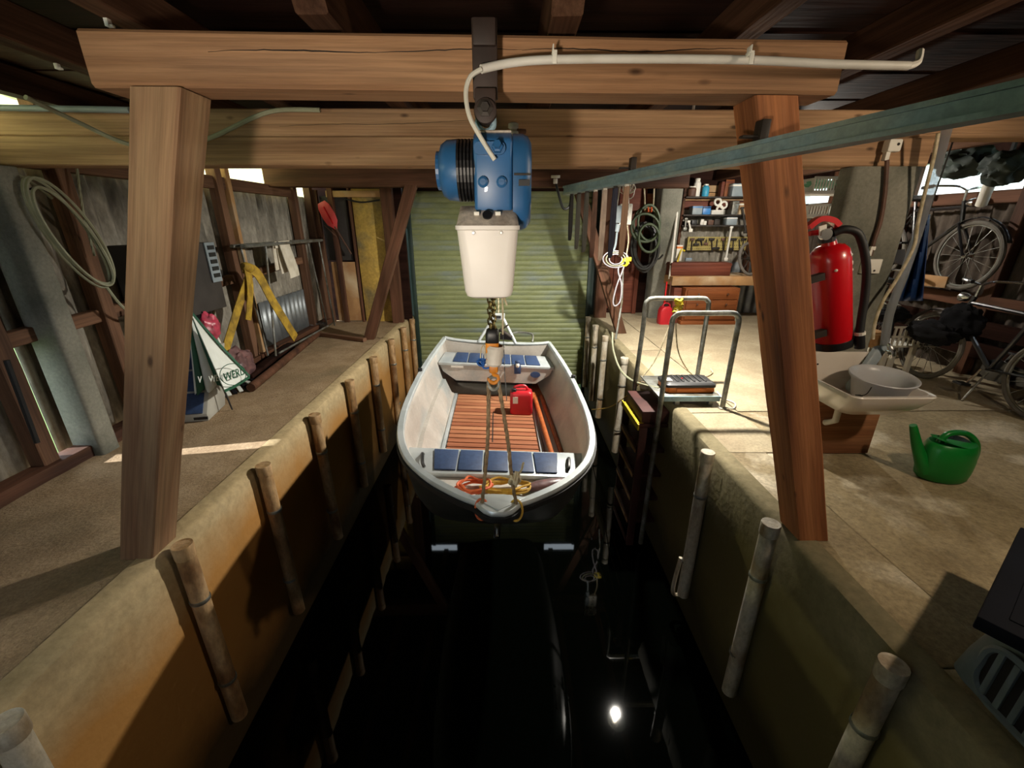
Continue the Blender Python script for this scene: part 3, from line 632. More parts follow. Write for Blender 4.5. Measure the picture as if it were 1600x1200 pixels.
# coiled lines in the bow
def coil(name, m, cen, rx, ry, turns, r, lab, seed, z=0.0):
    rx *= .9
    q = random.Random(seed); pts = []
    for i in range(turns*10):
        a = 2*PI*i/10; k = 1+q.uniform(-.25,.25)
        pts.append(cen+V((math.cos(a)*rx*k, math.sin(a)*ry*k, z+.012*(i/10)/turns*3+q.uniform(0,.015))))
    return solo(MB().tube(smooth_path(pts, 3), r, 5), name, m, lab, 'rope', smooth=True)
coil('coiled_line', M['orope'], bw((-.13,.53,-.205)), .10, .06, 4, .0075, 'orange-red line coiled in the bow of the boat, left', 3)
coil('coiled_line', M['yrope'], bw((.06,.53,-.205)), .14, .065, 5, .0075, 'yellow line coiled in the bow of the boat, centre', 5)
mb = MB(); c = bw((.31,.56,-.175)); mb.lathe([(.0,-.13),(.03,-.12),(.045,-.05),(.04,.03),(.03,.10),(.0,.13)], c, (1,.35,0), 12, cap=False)
solo(tr(mb, lambda p: V((p.x, p.y, c.z+(p.z-c.z)*.6))), 'grey_pouch', M['plum'], 'grey folded pouch lying in the bow beside the yellow line', 'pouch', smooth=True)
for x, m_, cc, lb in ((-.075,'orope','bow_loop','orange rope loop tied through the bow plate, left of the stem'), (.085,'yrope','bow_loop','yellow rope loop tied through the bow plate, right of the stem')):
    c = bw((x,.035,.03)); pts = [c+V((math.cos(a)*.03, math.sin(a)*.012-.01, math.sin(a)*.05)) for a in [k*PI/4 for k in range(8)]]
    solo(cable(pts, .006, 6, 4, True), cc, M[m_], lb, 'rope loop', smooth=True)
# ================================================================== HOIST
HY = 1.62; hx = -.06
ho = T('chain_hoist', 'blue electric chain hoist with ribbed motor and white chain bucket hung before the front beam', 'hoist', (hx, HY-.08, 1.85))
hy = 1.54
g0 = at(757,40,Y=1.5); g1 = at(759,196,Y=1.5)
br = build(MB().box((hx-.008,1.60,1.985), (.078,.028,.21)).box((hx-.008,1.595,2.05), (.070,.05,.07)), 'bracket', M['blacksteel'], ho, bevel=.004)
build(MB().box((hx-.008,1.575,1.868), (.066,.03,.07)).lathe([(.036,-.03),(.036,.03)], (hx-.008,1.575,1.838), (0,1,0), 18), 'shackle', M['blacksteel'], ho, bevel=.004)
build(MB().lathe([(.026,-.012),(.026,.004),(.014,.008),(.014,.02)], (hx-.008,1.545,1.845), (0,-1,0), 6), 'bolt', M['iron'], ho)
build(MB().tube([(hx-.008+math.cos(a)*.026,1.575,1.812+math.sin(a)*.028) for a in [k*PI/8 for k in range(16)]], .010, 8, True), 'eye', M['rail'], ho, smooth=True)
# motor: axis runs across
mc = V((-.185, HY, 1.675))
build(MB().lathe([(.0,-.046),(.055,-.044),(.080,-.034),(.093,-.015),(.096,.02)], mc+V((0,0,0)), (1,0,0), 28), 'motor_cap', M['hoistblue'], ho, smooth=True)
build(MB().lathe([(.06,-.052),(.06,-.04)], mc, (1,0,0), 24), 'cap_disc', M['hoistblue'], ho)
build(MB().lathe([(.078,.015),(.078,.10)], mc, (1,0,0), 28), 'motor_core', M['blk'], ho, smooth=True)
for k in range(6): build(MB().lathe([(.076,-.0042),(.097,-.0035),(.097,.0035),(.076,.0042)], mc+V((.024+k*.0115,0,0)), (1,0,0), 28), 'fin', M['blk'], ho)
gx0, gx1 = -.108, .018
mb = MB().loft([[V((x,y,z)) for y, z in ((HY-.10,1.755),(HY-.06,1.782),(HY+.06,1.782),(HY+.10,1.755),(HY+.10,1.56),(HY+.07,1.505),(HY-.07,1.505),(HY-.10,1.56))] for x in (gx0, gx1)])
gb = build(mb, 'gearbox', M['hoistblue'], ho, bevel=.012, seg=3)
build(MB().box((-.045,HY,1.784), (.12,.12,.008)), 'dust_layer', M['dustlid'], ho, bevel=.004)
build(MB().loft([[V((x,HY+(y)*k,1.635+z*k)) for y, z in [(a_.x, a_.y) for a_ in rrect(0,0,0,.20,.30,.085,5)]] for x, k in ((.019,1),(.05,1),(.068,.95),(.08,.82))]), 'end_cover', M['hoistblue'], ho, smooth=True)
build(MB().box((.05,HY-.104,1.655), (.055,.004,.006)), 'cover_seam', M['iron'], ho); build(MB().box((.055,HY-.105,1.63), (.035,.006,.018)), 'cover_slot', M['blk'], ho)
fy = HY-.103
build(MB().loft([[V((a_.x, fy+dy, a_.y)) for a_ in rrect(-.055,1.728,0,.10,.036,.017,4)] for dy in (0, -.014)]), 'cable_plate', M['hoistblue'], gb)
build(MB().lathe([(.018,0),(.018,.014),(.012,.016),(.012,.03)], (-.03,fy-.012,1.728), (0,-1,.3), 6), 'cable_gland', M['hoistblue'], gb)
for x in (-.078, -.018): build(MB().lathe([(.017,0),(.017,.008),(.010,.013)], (x,fy,1.632), (0,-1,0), 14).box((x,fy-.014,1.632), (.016,.003,.003)), 'bolt', M['hoistblue'], gb)
# chain bucket
bc = V((-.065, 1.545, 0))
bk = build(MB().loft([rrect(bc.x,bc.y,z,w,d,r,5) for z, w, d, r in ((1.262,.13,.10,.03),(1.268,.155,.125,.035),(1.285,.168,.135,.035),(1.40,.188,.155,.035),(1.485,.202,.165,.03),(1.488,.212,.175,.03),(1.50,.212,.175,.03))]), 'chain_bucket', M['bucket'], ho, smooth=True)
build(MB().loft([rrect(bc.x,bc.y+dy,z,w,d,r,5) for z, w, d, r, dy in ((1.50,.206,.169,.03,0),(1.535,.196,.12,.03,.02),(1.562,.19,.075,.025,.042))]), 'bucket_lid', M['dustlid'], bk, smooth=True)
build(MB().lathe([(.016,-.004),(.016,.004)], (bc.x+.0,bc.y-.052,1.532), (0,-1,.8), 14), 'chain_opening', M['blk'], bk)
for x in (-.035, .035): build(MB().box((bc.x+x,bc.y-.045,1.537), (.018,.014,.012)), 'lid_clip', M['label'], bk, bevel=.002)
for x in (-.045, .045): build(MB().lathe([(.006,0),(.004,.004)], (bc.x+x,bc.y-.085,1.478), (0,-1,0), 8), 'rivet', M['chrome'], bk)
# chain links, block and hook
hc = build(MB().box((hx,HY-.03,1.262), (.03,.03,.012)), 'load_chain', M['iron'], ho)
z = 1.25; k = 0
for (xx) in (hx-.006, hx+.007):
    z = 1.262 if xx < hx else 1.252
    while z > 1.125:
        pts = []
        for a in [q*PI/5 for q in range(10)]:
            u, w = math.cos(a)*.0085, math.sin(a)*.0105+(.004 if math.sin(a) > 0 else -.004)
            pts.append(V((xx+u*(1 if k % 2 else .35), HY-.03+u*(.35 if k % 2 else -1), z+w)))
        build(MB().tube(pts, .0032, 6, True), 'link', M['chain'], hc, smooth=True); z -= .0205; k += 1
hb = build(MB().loft([rrect(hx+.001,HY-.03,z,w,w*.9,.012,3) for z, w in ((1.078,.046),(1.082,.052),(1.112,.052),(1.128,.044),(1.132,.034))]), 'hook_block', M['blk'], ho, smooth=True)
build(MB().loft([rrect(hx,HY-.03,z,w,w*.8,.01,3) for z, w in ((.985,.036),(1.0,.046),(1.078,.052))]), 'block_body', M['org'], hb, smooth=True)
build(MB().lathe([(.026,-.045),(.033,-.036),(.031,-.02),(.036,-.006),(.034,.012),(.037,.026),(.030,.036)], (hx+.008,HY-.03,1.03), (.1,0,1), 16, cap=False), 'tape_wrap', M['tape'], hb, smooth=True)
build(MB().box((hx+.004,HY-.03,.972), (.034,.03,.035)), 'swivel', M['org'], hb, bevel=.006)
pts = [V((hx+.004,HY-.03,.962)), V((hx+.004,HY-.03,.945)), V((hx+.018,HY-.03,.94)), V((hx+.02,HY-.03,.922)), V((hx+.004,HY-.03,.91)), V((hx-.014,HY-.03,.92)), V((hx-.014,HY-.03,.932))]
build(MB().tube(smooth_path(pts,4), .008, 8), 'hook', M['org'], hb, smooth=True)
build(cable([(hx+.04,HY-.03,1.262),(hx+.042,HY-.03,1.19),(hx+.041,HY+.01,1.1)], .0035), 'pull_cord', M['ropepale'], ho, smooth=True); build(cable([(hx+.043,HY-.035,1.265),(hx+.053,HY-.04,1.235),(hx+.058,HY-.04,1.222)], .0035), 'cord_tail', M['ropepale'], ho, smooth=True)
# slings from hook to bow
s0 = V((hx+.003, HY-.03, .935)); bl = bw((-.075,.03,.06)); brr = bw((.085,.03,.06))
sl = T('lifting_sling', 'twisted hemp rope sling running from the hoist hook down to both sides of the bow', 'sling', (hx, HY, .3))
build(MB().tube([s0+V((math.cos(a)*.022,0,math.sin(a)*.028-.026)) for a in [q*PI/8 for q in range(16)]], .007, 8, True), 'thimble', M['steel'], sl, smooth=True)
build(rope_mb([s0+V((-.02,0,-.03)), s0.lerp(bl,.5), bl], .0085), 'rope_leg', M['rope'], sl, smooth=True)
kn = s0.lerp(brr,.77)
build(rope_mb([s0+V((.02,0,-.03)), s0.lerp(kn,.6)+V((.012,0,0)), kn, brr], .0085), 'rope_leg', M['rope'], sl, smooth=True)
mb = MB(); q = random.Random(4)
for k in range(9):
    cc = kn+V((.012+q.uniform(-.006,.012), -.008, q.uniform(-.008,.01))); ax = V((q.uniform(-.4,1), q.uniform(-1,.2), q.uniform(-.3,.6))).normalized(); u = ax.orthogonal().normalized(); w = ax.cross(u)
    mb.tube([cc+(u*math.cos(a)*.026+w*math.sin(a)*.020) for a in [t*PI/6 for t in range(12)]], .0058, 6, True)
build(mb, 'knot', M['ropepale'], sl, smooth=True)
build(rope_mb([kn+V((.03,0,.02)), kn+V((.045,0,.05)), kn+V((.052,-.005,.085))], .005), 'rope_tail', M['ropepale'], sl, smooth=True)
# blue line tied by the hook and the thin stern fall behind it
sb = bw((-.16,2.6,-.07))
p = at(768,545,Y=1.60)
bt = T('blue_line', 'short bright blue rope knotted beside the taped hook block', 'rope', at(757,575,Y=1.58))
mb = MB(); q = random.Random(9); c = at(752,566,Y=1.6)
for k in range(5):
    ax = V((q.uniform(-1,1),q.uniform(-1,1),q.uniform(-.5,.5))).normalized(); u = ax.orthogonal().normalized(); w = ax.cross(u)
    mb.tube([c+(u*math.cos(a)*.016+w*math.sin(a)*.013)+V((q.uniform(-.003,.003),0,0)) for a in [t*PI/5 for t in range(10)]], .004, 5, True)
build(mb, 'knot', M['blurope'], bt, smooth=True); build(cable([c, at(756,575,Y=1.6), at(765,574,Y=1.6), at(768,567,Y=1.6)], .004), 'loop', M['blurope'], bt, smooth=True); build(cable([c+V((-.004,0,0)), at(752,545,Y=1.6), at(757,541,Y=1.6), at(758,560,Y=1.6)], .0025), 'cord', M['ropepale'], bt, smooth=True)
ye = bw((0,3.26,.32)); solo(rope_mb([ye, V((ye.x-.01, ye.y, 2.14))], .008), 'stern_fall', M['ropepale'], 'pale rope rising from the stern yoke to the roof behind the hoist', 'rope', smooth=True)
solo(cable([bw((.06,3.22,.12)), bw((.08,2.75,-.06)), bw((.09,2.66,-.20)), bw((.12,2.5,-.45))], .005), 'fuel_hose', M['cablek'], 'thin black hose from the motor bracket over the rear bench to the petrol can', 'hose', smooth=True)
# ================================================================== QUAY PIPES
ORD = ['first','second','third','fourth','fifth','sixth','seventh','eighth','ninth']
def quay_pipe(x, y, side, m, zt, lab):
    o = T('fender_pipe', lab, 'pipe', (x, y, -1.25), 'upright plastic pipes along the quay walls'); q = random.Random(int(y*100)); lx = q.uniform(-.012,.012); ly = q.uniform(-.03,.03)
    P = [V((x+lx*k, y+ly*k, zt-1.27*k)) for k in [0,.15,.3,.45,.6,.75,.9,1]]
    build(MB().tube(P, .043, 16), 'tube', m, o, smooth=True)
    build(MB().lathe([(.0445,-.075),(.0465,-.07),(.0475,-.004),(.046,0),(.034,-.003)], (x, y, zt+.003), (0,0,1), 18), 'end_cap', m, o, smooth=True)
    for z in (-.35, -.95): build(MB().lathe([(.045,-.012),(.0475,-.008),(.0475,.008),(.045,.012)], (x+lx*.3, y+ly*.3, zt+z), (0,0,1), 16, cap=False), 'clamp', M['steel'], o, smooth=True)
for i, (y, zt) in enumerate([(.90,.02),(1.69,.03),(2.43,.03),(3.22,.03),(4.05,.03),(4.86,.03),(5.70,.03),(6.42,.03),(7.05,.03)]):
    quay_pipe(XL+.055, y, 1, M['pipel' if i else 'pipe'], zt, f'pale rusty upright pipe fixed to the left quay wall, {ORD[i]} from the near end')
for i, (y, zt) in enumerate([(1.06,.02),(1.82,.03),(2.57,.03),(4.0,.03),(4.80,.03),(5.85,.03),(6.55,.03),(7.2,.03)]):
    quay_pipe(XR-.055, y, -1, M['pipe'], zt, f'white upright pipe fixed to the right quay wall, {ORD[i]} from the near end')
solo(cable([(XR-.10,2.60,-.92),(XR-.12,2.60,-1.22),(XR-.09,2.60,-1.30),(XR-.03,2.60,-1.27)], .016), 'pipe_bend', M['pipe'], 'small bent pipe end low on the right quay wall under the third pipe', 'pipe', smooth=True)
for y, lab in ((2.57, 'third'),): solo(MB().tube([(XR-.03, y+.055, .0), (XR-.03, y+.05, -.9)], .022, 10), 'thin_pipe', M['pipe'], 'thin brownish pipe right behind the third white pipe on the right quay wall', 'pipe', smooth=True)
# ================================================================== LEFT SIDE
def pillar(x0, x1, y0, y1, h, lab):
    mb = MB(); n = 6; rings = []
    for i in range(n+1):
        z = h*i/n; k = 1-.02*i/n; cx, cy = (x0+x1)/2, (y0+y1)/2
        rings.append(rrect(cx, cy, z, (x1-x0)*k, (y1-y0)*k, .03, 3))
    return solo(mb.loft(rings), 'concrete_pillar', M['pillar'], lab, 'pillar', smooth=True)
pillar(-3.02, -2.81, 2.62, 2.76, 1.815, 'broad grey concrete pillar at the left wall carrying the stacked cross beams')
pillar(1.97, 2.38, 2.66, 2.80, 1.815, 'grey concrete pillar behind the white sink carrying the stacked cross beams')
pillar(2.42, 2.76, 7.22, 7.55, 2.1, 'round-edged grey concrete pillar left of the workbench, behind the coiled hose')
# rope coil on its nail
cc = at(110,370,X=-2.78); a0 = at(72,296,X=-2.84)
o = T('rope_coil', 'pale green-grey rope hung in long loops on the left wall by the concrete pillar', 'rope', a0)
mb = MB()
for k, (dy, dz, ry, rz) in enumerate(((0,0,.145,.33),(.02,.01,.16,.32),(.01,-.02,.135,.30))):
    mb.tube(smooth_path([cc+V((.012*k, dy+ry*math.cos(a)+.12*math.sin(a)*-1, dz+rz*math.sin(a))) for a in [q*PI/8 for q in range(16)]], 3, True), .0095, 6, True)
build(mb, 'loops', M['cableg'], o, smooth=True); build(cable([cc+V((0,.12,-.30)), cc+V((0,.22,-.50)), cc+V((.02,.36,-.58)), cc+V((.03,.40,-.50))], .0095), 'loose_end', M['cableg'], o, smooth=True)
build(MB().tube([a0+V((-.12,0,0)), a0+V((.03,0,.02))], .006), 'nail', M['iron'], o)
build(cable([a0+V((0,.02,-.05)), a0+V((-.02,-.10,.06)), a0+V((-.03,-.28,.09))], .009), 'lead', M['cableg'], o, smooth=True)
solo(rope_mb([at(120,262,X=-2.86), at(130,330,X=-2.86), at(148,400,X=-2.86)], .008), 'straight_rope', M['cableg'], 'straight cord hanging behind the rope loops on the left wall', 'cord', smooth=True)
# dark cabinet with pale louvre plate behind the left post
a = at(140,380,X=-2.72); b = at(200,500,X=-2.72)
o = T('wall_cabinet', 'dark boxy cabinet with a pale slotted plate on the left wall behind the post', 'cabinet', (-2.8, 3.75, .85))
build(MB().span((-2.98,3.34,.78), (-2.66,4.05,1.36)), 'body', M['darkbox'], o, bevel=.006)
fp = build(MB().span((-2.655,3.92,1.02), (-2.645,4.05,1.36)), 'slotted_plate', M['greyp'], o)
for k in range(5): build(MB().span((-2.644,3.945,1.06+k*.06), (-2.638,4.03,1.095+k*.06)), 'slot', M['blk'], fp)
# spare bench box with navy pads
o = T('bench_box', 'pale grey box with navy pads tilted on the left deck behind the slanting post', 'box', at(318,656,Z=0))
c0 = at(242+68,657,Z=0); 
P0 = V((-2.62,3.14,0)); ang = math.radians(12)
R = Matrix.Rotation(ang, 3, 'Z') @ Matrix.Rotation(math.radians(-50), 3, 'Y')
def bxl(mb, c, d): 
    n = len(mb.v); mb.box(c, d); mb.v[n:] = [P0+V((0,0,.0))+Matrix.Rotation(ang,3,'Z') @ p for p in mb.v[n:]]; return mb
# sloping wedge: front low, back high
mb = MB().loft([[P0+Matrix.Rotation(ang,3,'Z') @ V(p) for p in ((x,0,0),(x,.34,0),(x,.62,.50),(x,.36,.52),(x,.0,.06))] for x in (-.18,.17)]); build(mb, 'body', M['greybox'], o, bevel=.006)
for k in range(3):
    t0, t1 = k/3+.015, (k+1)/3-.015; A, B = V((0,0,.06)), V((0,.36,.52)); nn = V((0,-.46,.36)).normalized()*.008
    mb = MB().prism([P0+Matrix.Rotation(ang,3,'Z') @ (V((x,0,0))+A.lerp(B,t)) for x, t in ((-.15,t0),(.14,t0),(.14,t1),(-.15,t1))], Matrix.Rotation(ang,3,'Z') @ nn); build(mb, 'pad', M['pad'], o, bevel=.003)
build(MB().box(P0+V((.12,.02,.03)), (.10,.012,.02), Matrix.Rotation(ang,3,'Z')), 'handle', M['blk'], o)
# closed umbrella with club lettering
UA, UB = at(296,486,X=-2.52), at(346,600,X=-2.42)
o = T('umbrella', 'green and white folded umbrella with lettering leaning on the navy-padded box', 'umbrella', at(395,632,Z=0))
ax = (UB-UA).normalized(); sx_ = ax.cross(V((1,-.8,0))).normalized(); L_ = (UB-UA).length; sy_ = ax.cross(sx_).normalized()
nf = 10
def ur(t, a, ph): return (.012+.165*t**1.05)*(1+.16*math.cos(a*nf))*(1 if True else 0)
for k in range(nf):
    mb = MB(); rows = []
    for i in range(9):
        t = i/8; row = []
        for j in range(7):
            a = 2*PI*(k+j/6)/nf; rr = (.012+.17*t)*(1+.14*math.cos((j/6-.5)*2*PI)); sq = .45
            row.append(UA+ax*(L_*t*(1+.03*math.cos((j/6-.5)*2*PI)))+sx_*rr*math.cos(a)+sy_*rr*math.sin(a)*sq)
        rows.append(row)
    mb.loft(rows, cap=False, closed=False); g = build(mb, 'green_panel' if k % 2 else 'white_panel', M['ugreen' if k % 2 else 'uwhite'], o, smooth=True, solid=.003)
build(MB().tube([UA-ax*.08, UA, UB+ax*.12, UB+ax*.22+V((0,.0,-.02))], [.006,.006,.008,.006], 8), 'shaft', M['iron'], o)
def text(body, size, loc, xdir, ydir, m, parent, name='lettering', ext=.0015):
    cu = bpy.data.curves.new(name, 'FONT'); cu.body = body; cu.size = size; cu.extrude = ext; cu.align_x = 'CENTER'; cu.align_y = 'CENTER'
    tmp = bpy.data.objects.new(name, cu); COL.objects.link(tmp); dg = bpy.context.evaluated_depsgraph_get()
    me = bpy.data.meshes.new_from_object(tmp.evaluated_get(dg)); bpy.data.objects.remove(tmp); me.materials.clear(); me.materials.append(m)
    ob = bpy.data.objects.new(name, me); COL.objects.link(ob); x = V(xdir).normalized(); z = x.cross(V(ydir)).normalized(); y = z.cross(x)
    Mx = Matrix((x, y, z)).transposed().to_4x4(); Mx.translation = V(loc)-OFF.get(parent.name, V((0,0,0))); ob.parent = parent; ob.matrix_local = Mx; return ob
def U_(u, v, x=-2.21): return at(u,v,X=x)
front = [U_(297,486,-2.47), U_(352,612,-2.22), U_(370,603,-2.21), U_(389,590,-2.23)]
build(MB().prism([front[0], front[1], front[2], front[3]], (-.006,0,0)), 'front_panel', M['uwhite'], o)
build(ribbon([U_(351,611,-2.215), U_(370,602,-2.205), U_(390,589,-2.225)], (0,.3,1), .022, .004), 'hem_band', M['ugreen'], o)
build(ribbon([U_(299,489,-2.465), U_(345,540,-2.335), U_(390,588,-2.225)], (0,1,.2), .02, .004), 'edge_band', M['ugreen'], o)
def onp(body, u0, v0, u1, v1, size, m, x):
    a, b = U_(u0,v0,x), U_(u1,v1,x); xd = (b-a).normalized(); text(body, size, a.lerp(b,.5), xd, V((0,0,1)), M[m], o)
onp('WERD', 346,592, 386,578, .095, 'ugreen', -2.197)
onp('WE', 324,594, 344,590, .075, 'uwhite', -2.30); onp('V', 305,594, 319,593, .07, 'uwhite', -2.30)
ring = [U_(364+24*math.cos(a)*.85, 585+17*math.sin(a), -2.198) for a in [q*PI/12 for q in range(24)]]
build(MB().tube(ring, .003, 5, True), 'ring_emblem', M['ugreen'], o)
# bags and sticks behind the umbrella
def lump(name, m, c, r, lab, cat, seed, sq=(1,1,1), fr=2.5, amp=.25):
    from mathutils import noise as nz
    bm = bmesh.new(); bmesh.ops.create_icosphere(bm, subdivisions=4, radius=1); mb = MB()
    for v in bm.verts:
        n = v.co.normalized(); k = 1+amp*nz.noise(n*fr+V((seed,0,0)))+amp*.4*nz.noise(n*fr*3+V((seed,5,0)))
        v.co = V((n.x*sq[0], n.y*sq[1], n.z*sq[2]))*r*k+V(c)
    mb.v = [v.co.copy() for v in bm.verts]; bm.verts.ensure_lookup_table(); mb.f = [tuple(v.index for v in f.verts) for f in bm.faces]; bm.free()
    return solo(mb, name, m, lab, cat, smooth=True)
lump('foil_bag', M['pink'], at(325,512,X=-2.66), .13, 'crumpled pink-red plastic bag behind the green and white umbrella', 'bag', 3, (.6,.8,1))
lump('black_bag', M['bagk'], at(304,492,X=-2.74), .14, 'black crumpled bag above the pink bag by the left wall', 'bag', 8, (.6,1,.8))
lump('plum_bag', M['plum'], at(372,575,X=-2.70), .20, 'long dull purple plastic sack leaning at the wall right of the umbrella', 'bag', 12, (.5,1.1,1.0), 3)
o = T('striped_cloth', 'dark and white striped cloth lying on the deck under the umbrella', 'cloth', at(385,612,Z=0))
for k in range(7):
    a = at(345+k*9,618-k*3.2,Z=.03); build(ribbon([a+V((-.10,.06,.02)), a+V((0,0,.03)), a+V((.06,-.05,.0))], (.6,.8,0), .035, .012), 'white_stripe' if k % 2 else 'dark_stripe', M['uwhite' if k % 2 else 'bagk'], o, smooth=True)
p0, p1 = at(304,452,X=-2.86), at(330,508,X=-2.76); solo(MB().tube([p0, p0.lerp(p1,2.1)], .014, 8), 'white_pole', M['white'], 'white stick leaning against the left wall behind the bags', 'pole', smooth=True)
p0, p1 = at(298,378,X=-2.9), at(333,500,X=-2.9); solo(MB().tube([p0, p0.lerp(p1,1.6)], .006, 6), 'thin_rod', M['iron'], 'thin dark rod leaning against the left wall above the bags', 'rod', smooth=True)
# tube frame with a towel, yellow strap
y0, y1 = 4.75, 6.45; zt = 1.30
o = T('tube_frame', 'grey metal tube rack standing before the left wall with a towel over it', 'rack', (-2.75, 5.6, 0))
build(MB().tube(smooth_path([(-2.86,y0,zt),(-2.78,y0-.05,zt),(-2.70,y0,zt),(-2.70,y1,zt-.0),(-2.78,y1+.05,zt),(-2.86,y1,zt)],4,True), .018, 8, True), 'top_rail', M['steel'], o, smooth=True)
for x, y, yb in ((-2.70,y0+.25,4.72),(-2.70,y1-.02,6.5),(-2.86,y0+.05,4.85),(-2.86,y1-.02,6.6)): build(MB().tube([(x,y,zt-.01),(x+.02,yb,.05)], .012, 8), 'leg', M['steel'], o, smooth=True)
build(MB().tube([(-2.68,4.8,.1),(-2.68,6.5,.1)], .012, 8), 'foot_rail', M['steel'], o, smooth=True)
tw = at(442,378,X=-2.7); 
o = T('towel', 'cream towel folded over the grey tube rack at the left wall', 'towel', (-2.69, tw.y, zt-.45))
build(ribbon([(-2.735,tw.y+.03,zt-.34),(-2.73,tw.y+.01,zt-.1),(-2.70,tw.y,zt+.024),(-2.672,tw.y,zt-.1),(-2.66,tw.y+.05,zt-.3),(-2.655,tw.y+.06,zt-.40)], (0,1,.05), .24, .008), 'cloth', M['towel'], o, smooth=True)
build(ribbon([(-2.76,tw.y-.12,zt-.30),(-2.745,tw.y-.13,zt-.08),(-2.72,tw.y-.12,zt+.02),(-2.715,tw.y-.12,zt-.05)], (0,1,.1), .10, .008), 'fold', M['towel'], o, smooth=True)
K = at(383,418,X=-2.72)
o = T('lashing_strap', 'broad yellow lashing strap knotted over the wall rail, its two tails hanging to the floor', 'strap', (K.x, K.y, .1))
E1, E2 = at(462,528,X=-2.62), at(352,548,X=-2.72); E3 = at(388,500,X=-2.70)
build(ribbon([K+V((0,-.05,.0)), K+V((.05,.1,-.06)), K.lerp(E1,.45)+V((.03,0,.02)), K.lerp(E1,.8)+V((.02,0,-.02)), E1], (.15,.75,.6), .11, .008), 'tail', M['strap'], o, smooth=True)
build(ribbon([K+V((0,.05,.0)), K+V((.02,-.02,-.1)), K.lerp(E2,.5)+V((.0,.05,0)), E2], (.1,.8,-.2), .09, .008), 'tail', M['strap'], o, smooth=True)
build(ribbon([K+V((.02,.0,.01)), K.lerp(E3,.4)+V((.04,.0,0)), E3], (0,1,.1), .10, .008), 'tail', M['strap'], o, smooth=True)
build(MB().lathe([(.03,-.06),(.05,-.03),(.05,.03),(.03,.06)], K+V((.02,0,0)), (.2,1,-.4), 10), 'knot', M['strap'], o, smooth=True)
# red paddle, leaning pole, pipe on the floor, clear film
p0, p1 = at(503,318,Y=6.93), at(521,350,Y=6.93); p2 = at(549,397,Y=6.93); d = (p1-p0).normalized(); sd = d.cross(V((0,1,0))).normalized()
o = T('paddle', 'red-bladed paddle hung blade up on the dark door at the far left wall', 'paddle', p2)
build(MB().loft([[p+sd*w+V((0,-.006,0)), p-sd*w+V((0,-.006,0)), p-sd*w*.9+V((0,.006,0)), p+sd*w*.9+V((0,.006,0))] for p, w in ((p0-d*.02,.06),(p0+d*.05,.095),(p0.lerp(p1,.6),.105),(p1-d*.02,.09),(p1+d*.05,.035),(p1+d*.08,.02))]), 'blade', M['redpad'], o, bevel=.003)
build(MB().tube([p0+d*.05+V((0,-.009,0)), p1+V((0,-.009,0))], .010, 6), 'blade_rib', M['extred'], o); build(MB().tube([p1+d*.04, p2], .014, 8), 'shaft', M['leather'], o, smooth=True)
p0, p1 = at(507,352,Y=6.92), at(526,370,Y=6.92); solo(MB().tube([p0,p1], .008, 6), 'short_rod', M['leather'], 'short thin rod hanging under the red paddle', 'rod', smooth=True)
a, b = at(392,606,Z=.045), at(498,520,Z=.045); solo(MB().tube([a,b], .042, 12), 'floor_tube', M['brown'], 'long dark brown round pole lying on the left deck along the wall', 'pole', smooth=True)
a, b = at(388,592,Z=.05), at(455,540,Z=.05); solo(MB().box((a+b)/2, (.09,(b-a).length,.08), Matrix.Rotation(math.atan2(b.x-a.x,b.y-a.y)*-1,3,'Z')), 'floor_timber', M['dark'], 'dark squared timber lying between the floor pole and the left wall', 'timber', bevel=.006)
timber('floor_batten', at(500,522,Z=.03), at(570,531,Z=.03), .07, .05, M['stud'], 'wooden batten lying across the left deck to the foot of the brace', 'batten')
lump('clear_film', M['cling'], at(492,508,Z=.06), .13, 'crumpled clear plastic film in the far left corner of the deck', 'film', 22, (1.2,.9,.4), 4, .5)
a = at(20,590,X=-2.86); b = at(58,692,X=-2.86); solo(MB().tube([a-(b-a)*.25, b], .014, 8), 'black_rod', M['blk'], 'black rod leaning against the left wall nearest the camera', 'rod', smooth=True)
# ================================================================== CEILING FITTINGS, CABLES
lp = T('ceiling_lamp', 'ceiling bulb with an added hood behind the cross beams over the right deck edge', 'lamp', (1.5,3.95,2.20))
build(MB().tube([(1.5,3.95,2.42),(1.5,3.95,2.19)], .012, 8), 'stem', M['white'], lp); build(MB().lathe([(.03,.0),(.06,-.01),(.13,-.10),(.135,-.105),(.128,-.10),(.055,-.015),(.03,-.006)], (1.5,3.95,2.17), (-.25,.12,1), 24, cap=False), 'added_hood', M['trackdark'], lp, smooth=True); build(MB().lathe([(.05,.0),(.05,-.03),(.026,-.045),(.022,-.09)], (1.5,3.95,2.20), (0,0,1), 16), 'socket', M['white'], lp, smooth=True)  # hood added to the bulb to hold its light off the near deck
build(MB().lathe([(.012,-.085),(.02,-.10),(.032,-.13),(.03,-.155),(.015,-.172),(.0,-.175)], (1.5,3.95,2.20), (0,0,1), 16, cap=False), 'bulb', M['glow'], lp, smooth=True)
for (lx, ly, lz), lab in (((2.5,.85,2.12),'bare ceiling bulb over the near right deck above the charcoal crate'), ((3.3,5.6,2.05),'bare ceiling bulb over the right deck before the workbench')):
    lp = T('ceiling_lamp', lab, 'lamp', (lx,ly,lz)); build(MB().tube([(lx,ly,2.42),(lx,ly,lz+.05)], .012, 8), 'stem', M['white'], lp); build(MB().lathe([(.05,.06),(.05,.03),(.026,.01),(.022,-.01)], (lx,ly,lz), (0,0,1), 16), 'socket', M['white'], lp, smooth=True)
    build(MB().lathe([(.012,-.01),(.02,-.02),(.028,-.035),(.02,-.05),(.0,-.054)], (lx,ly,lz), (0,0,1), 16, cap=False), 'bulb', M['glow'], lp, smooth=True)
cY = 1.605
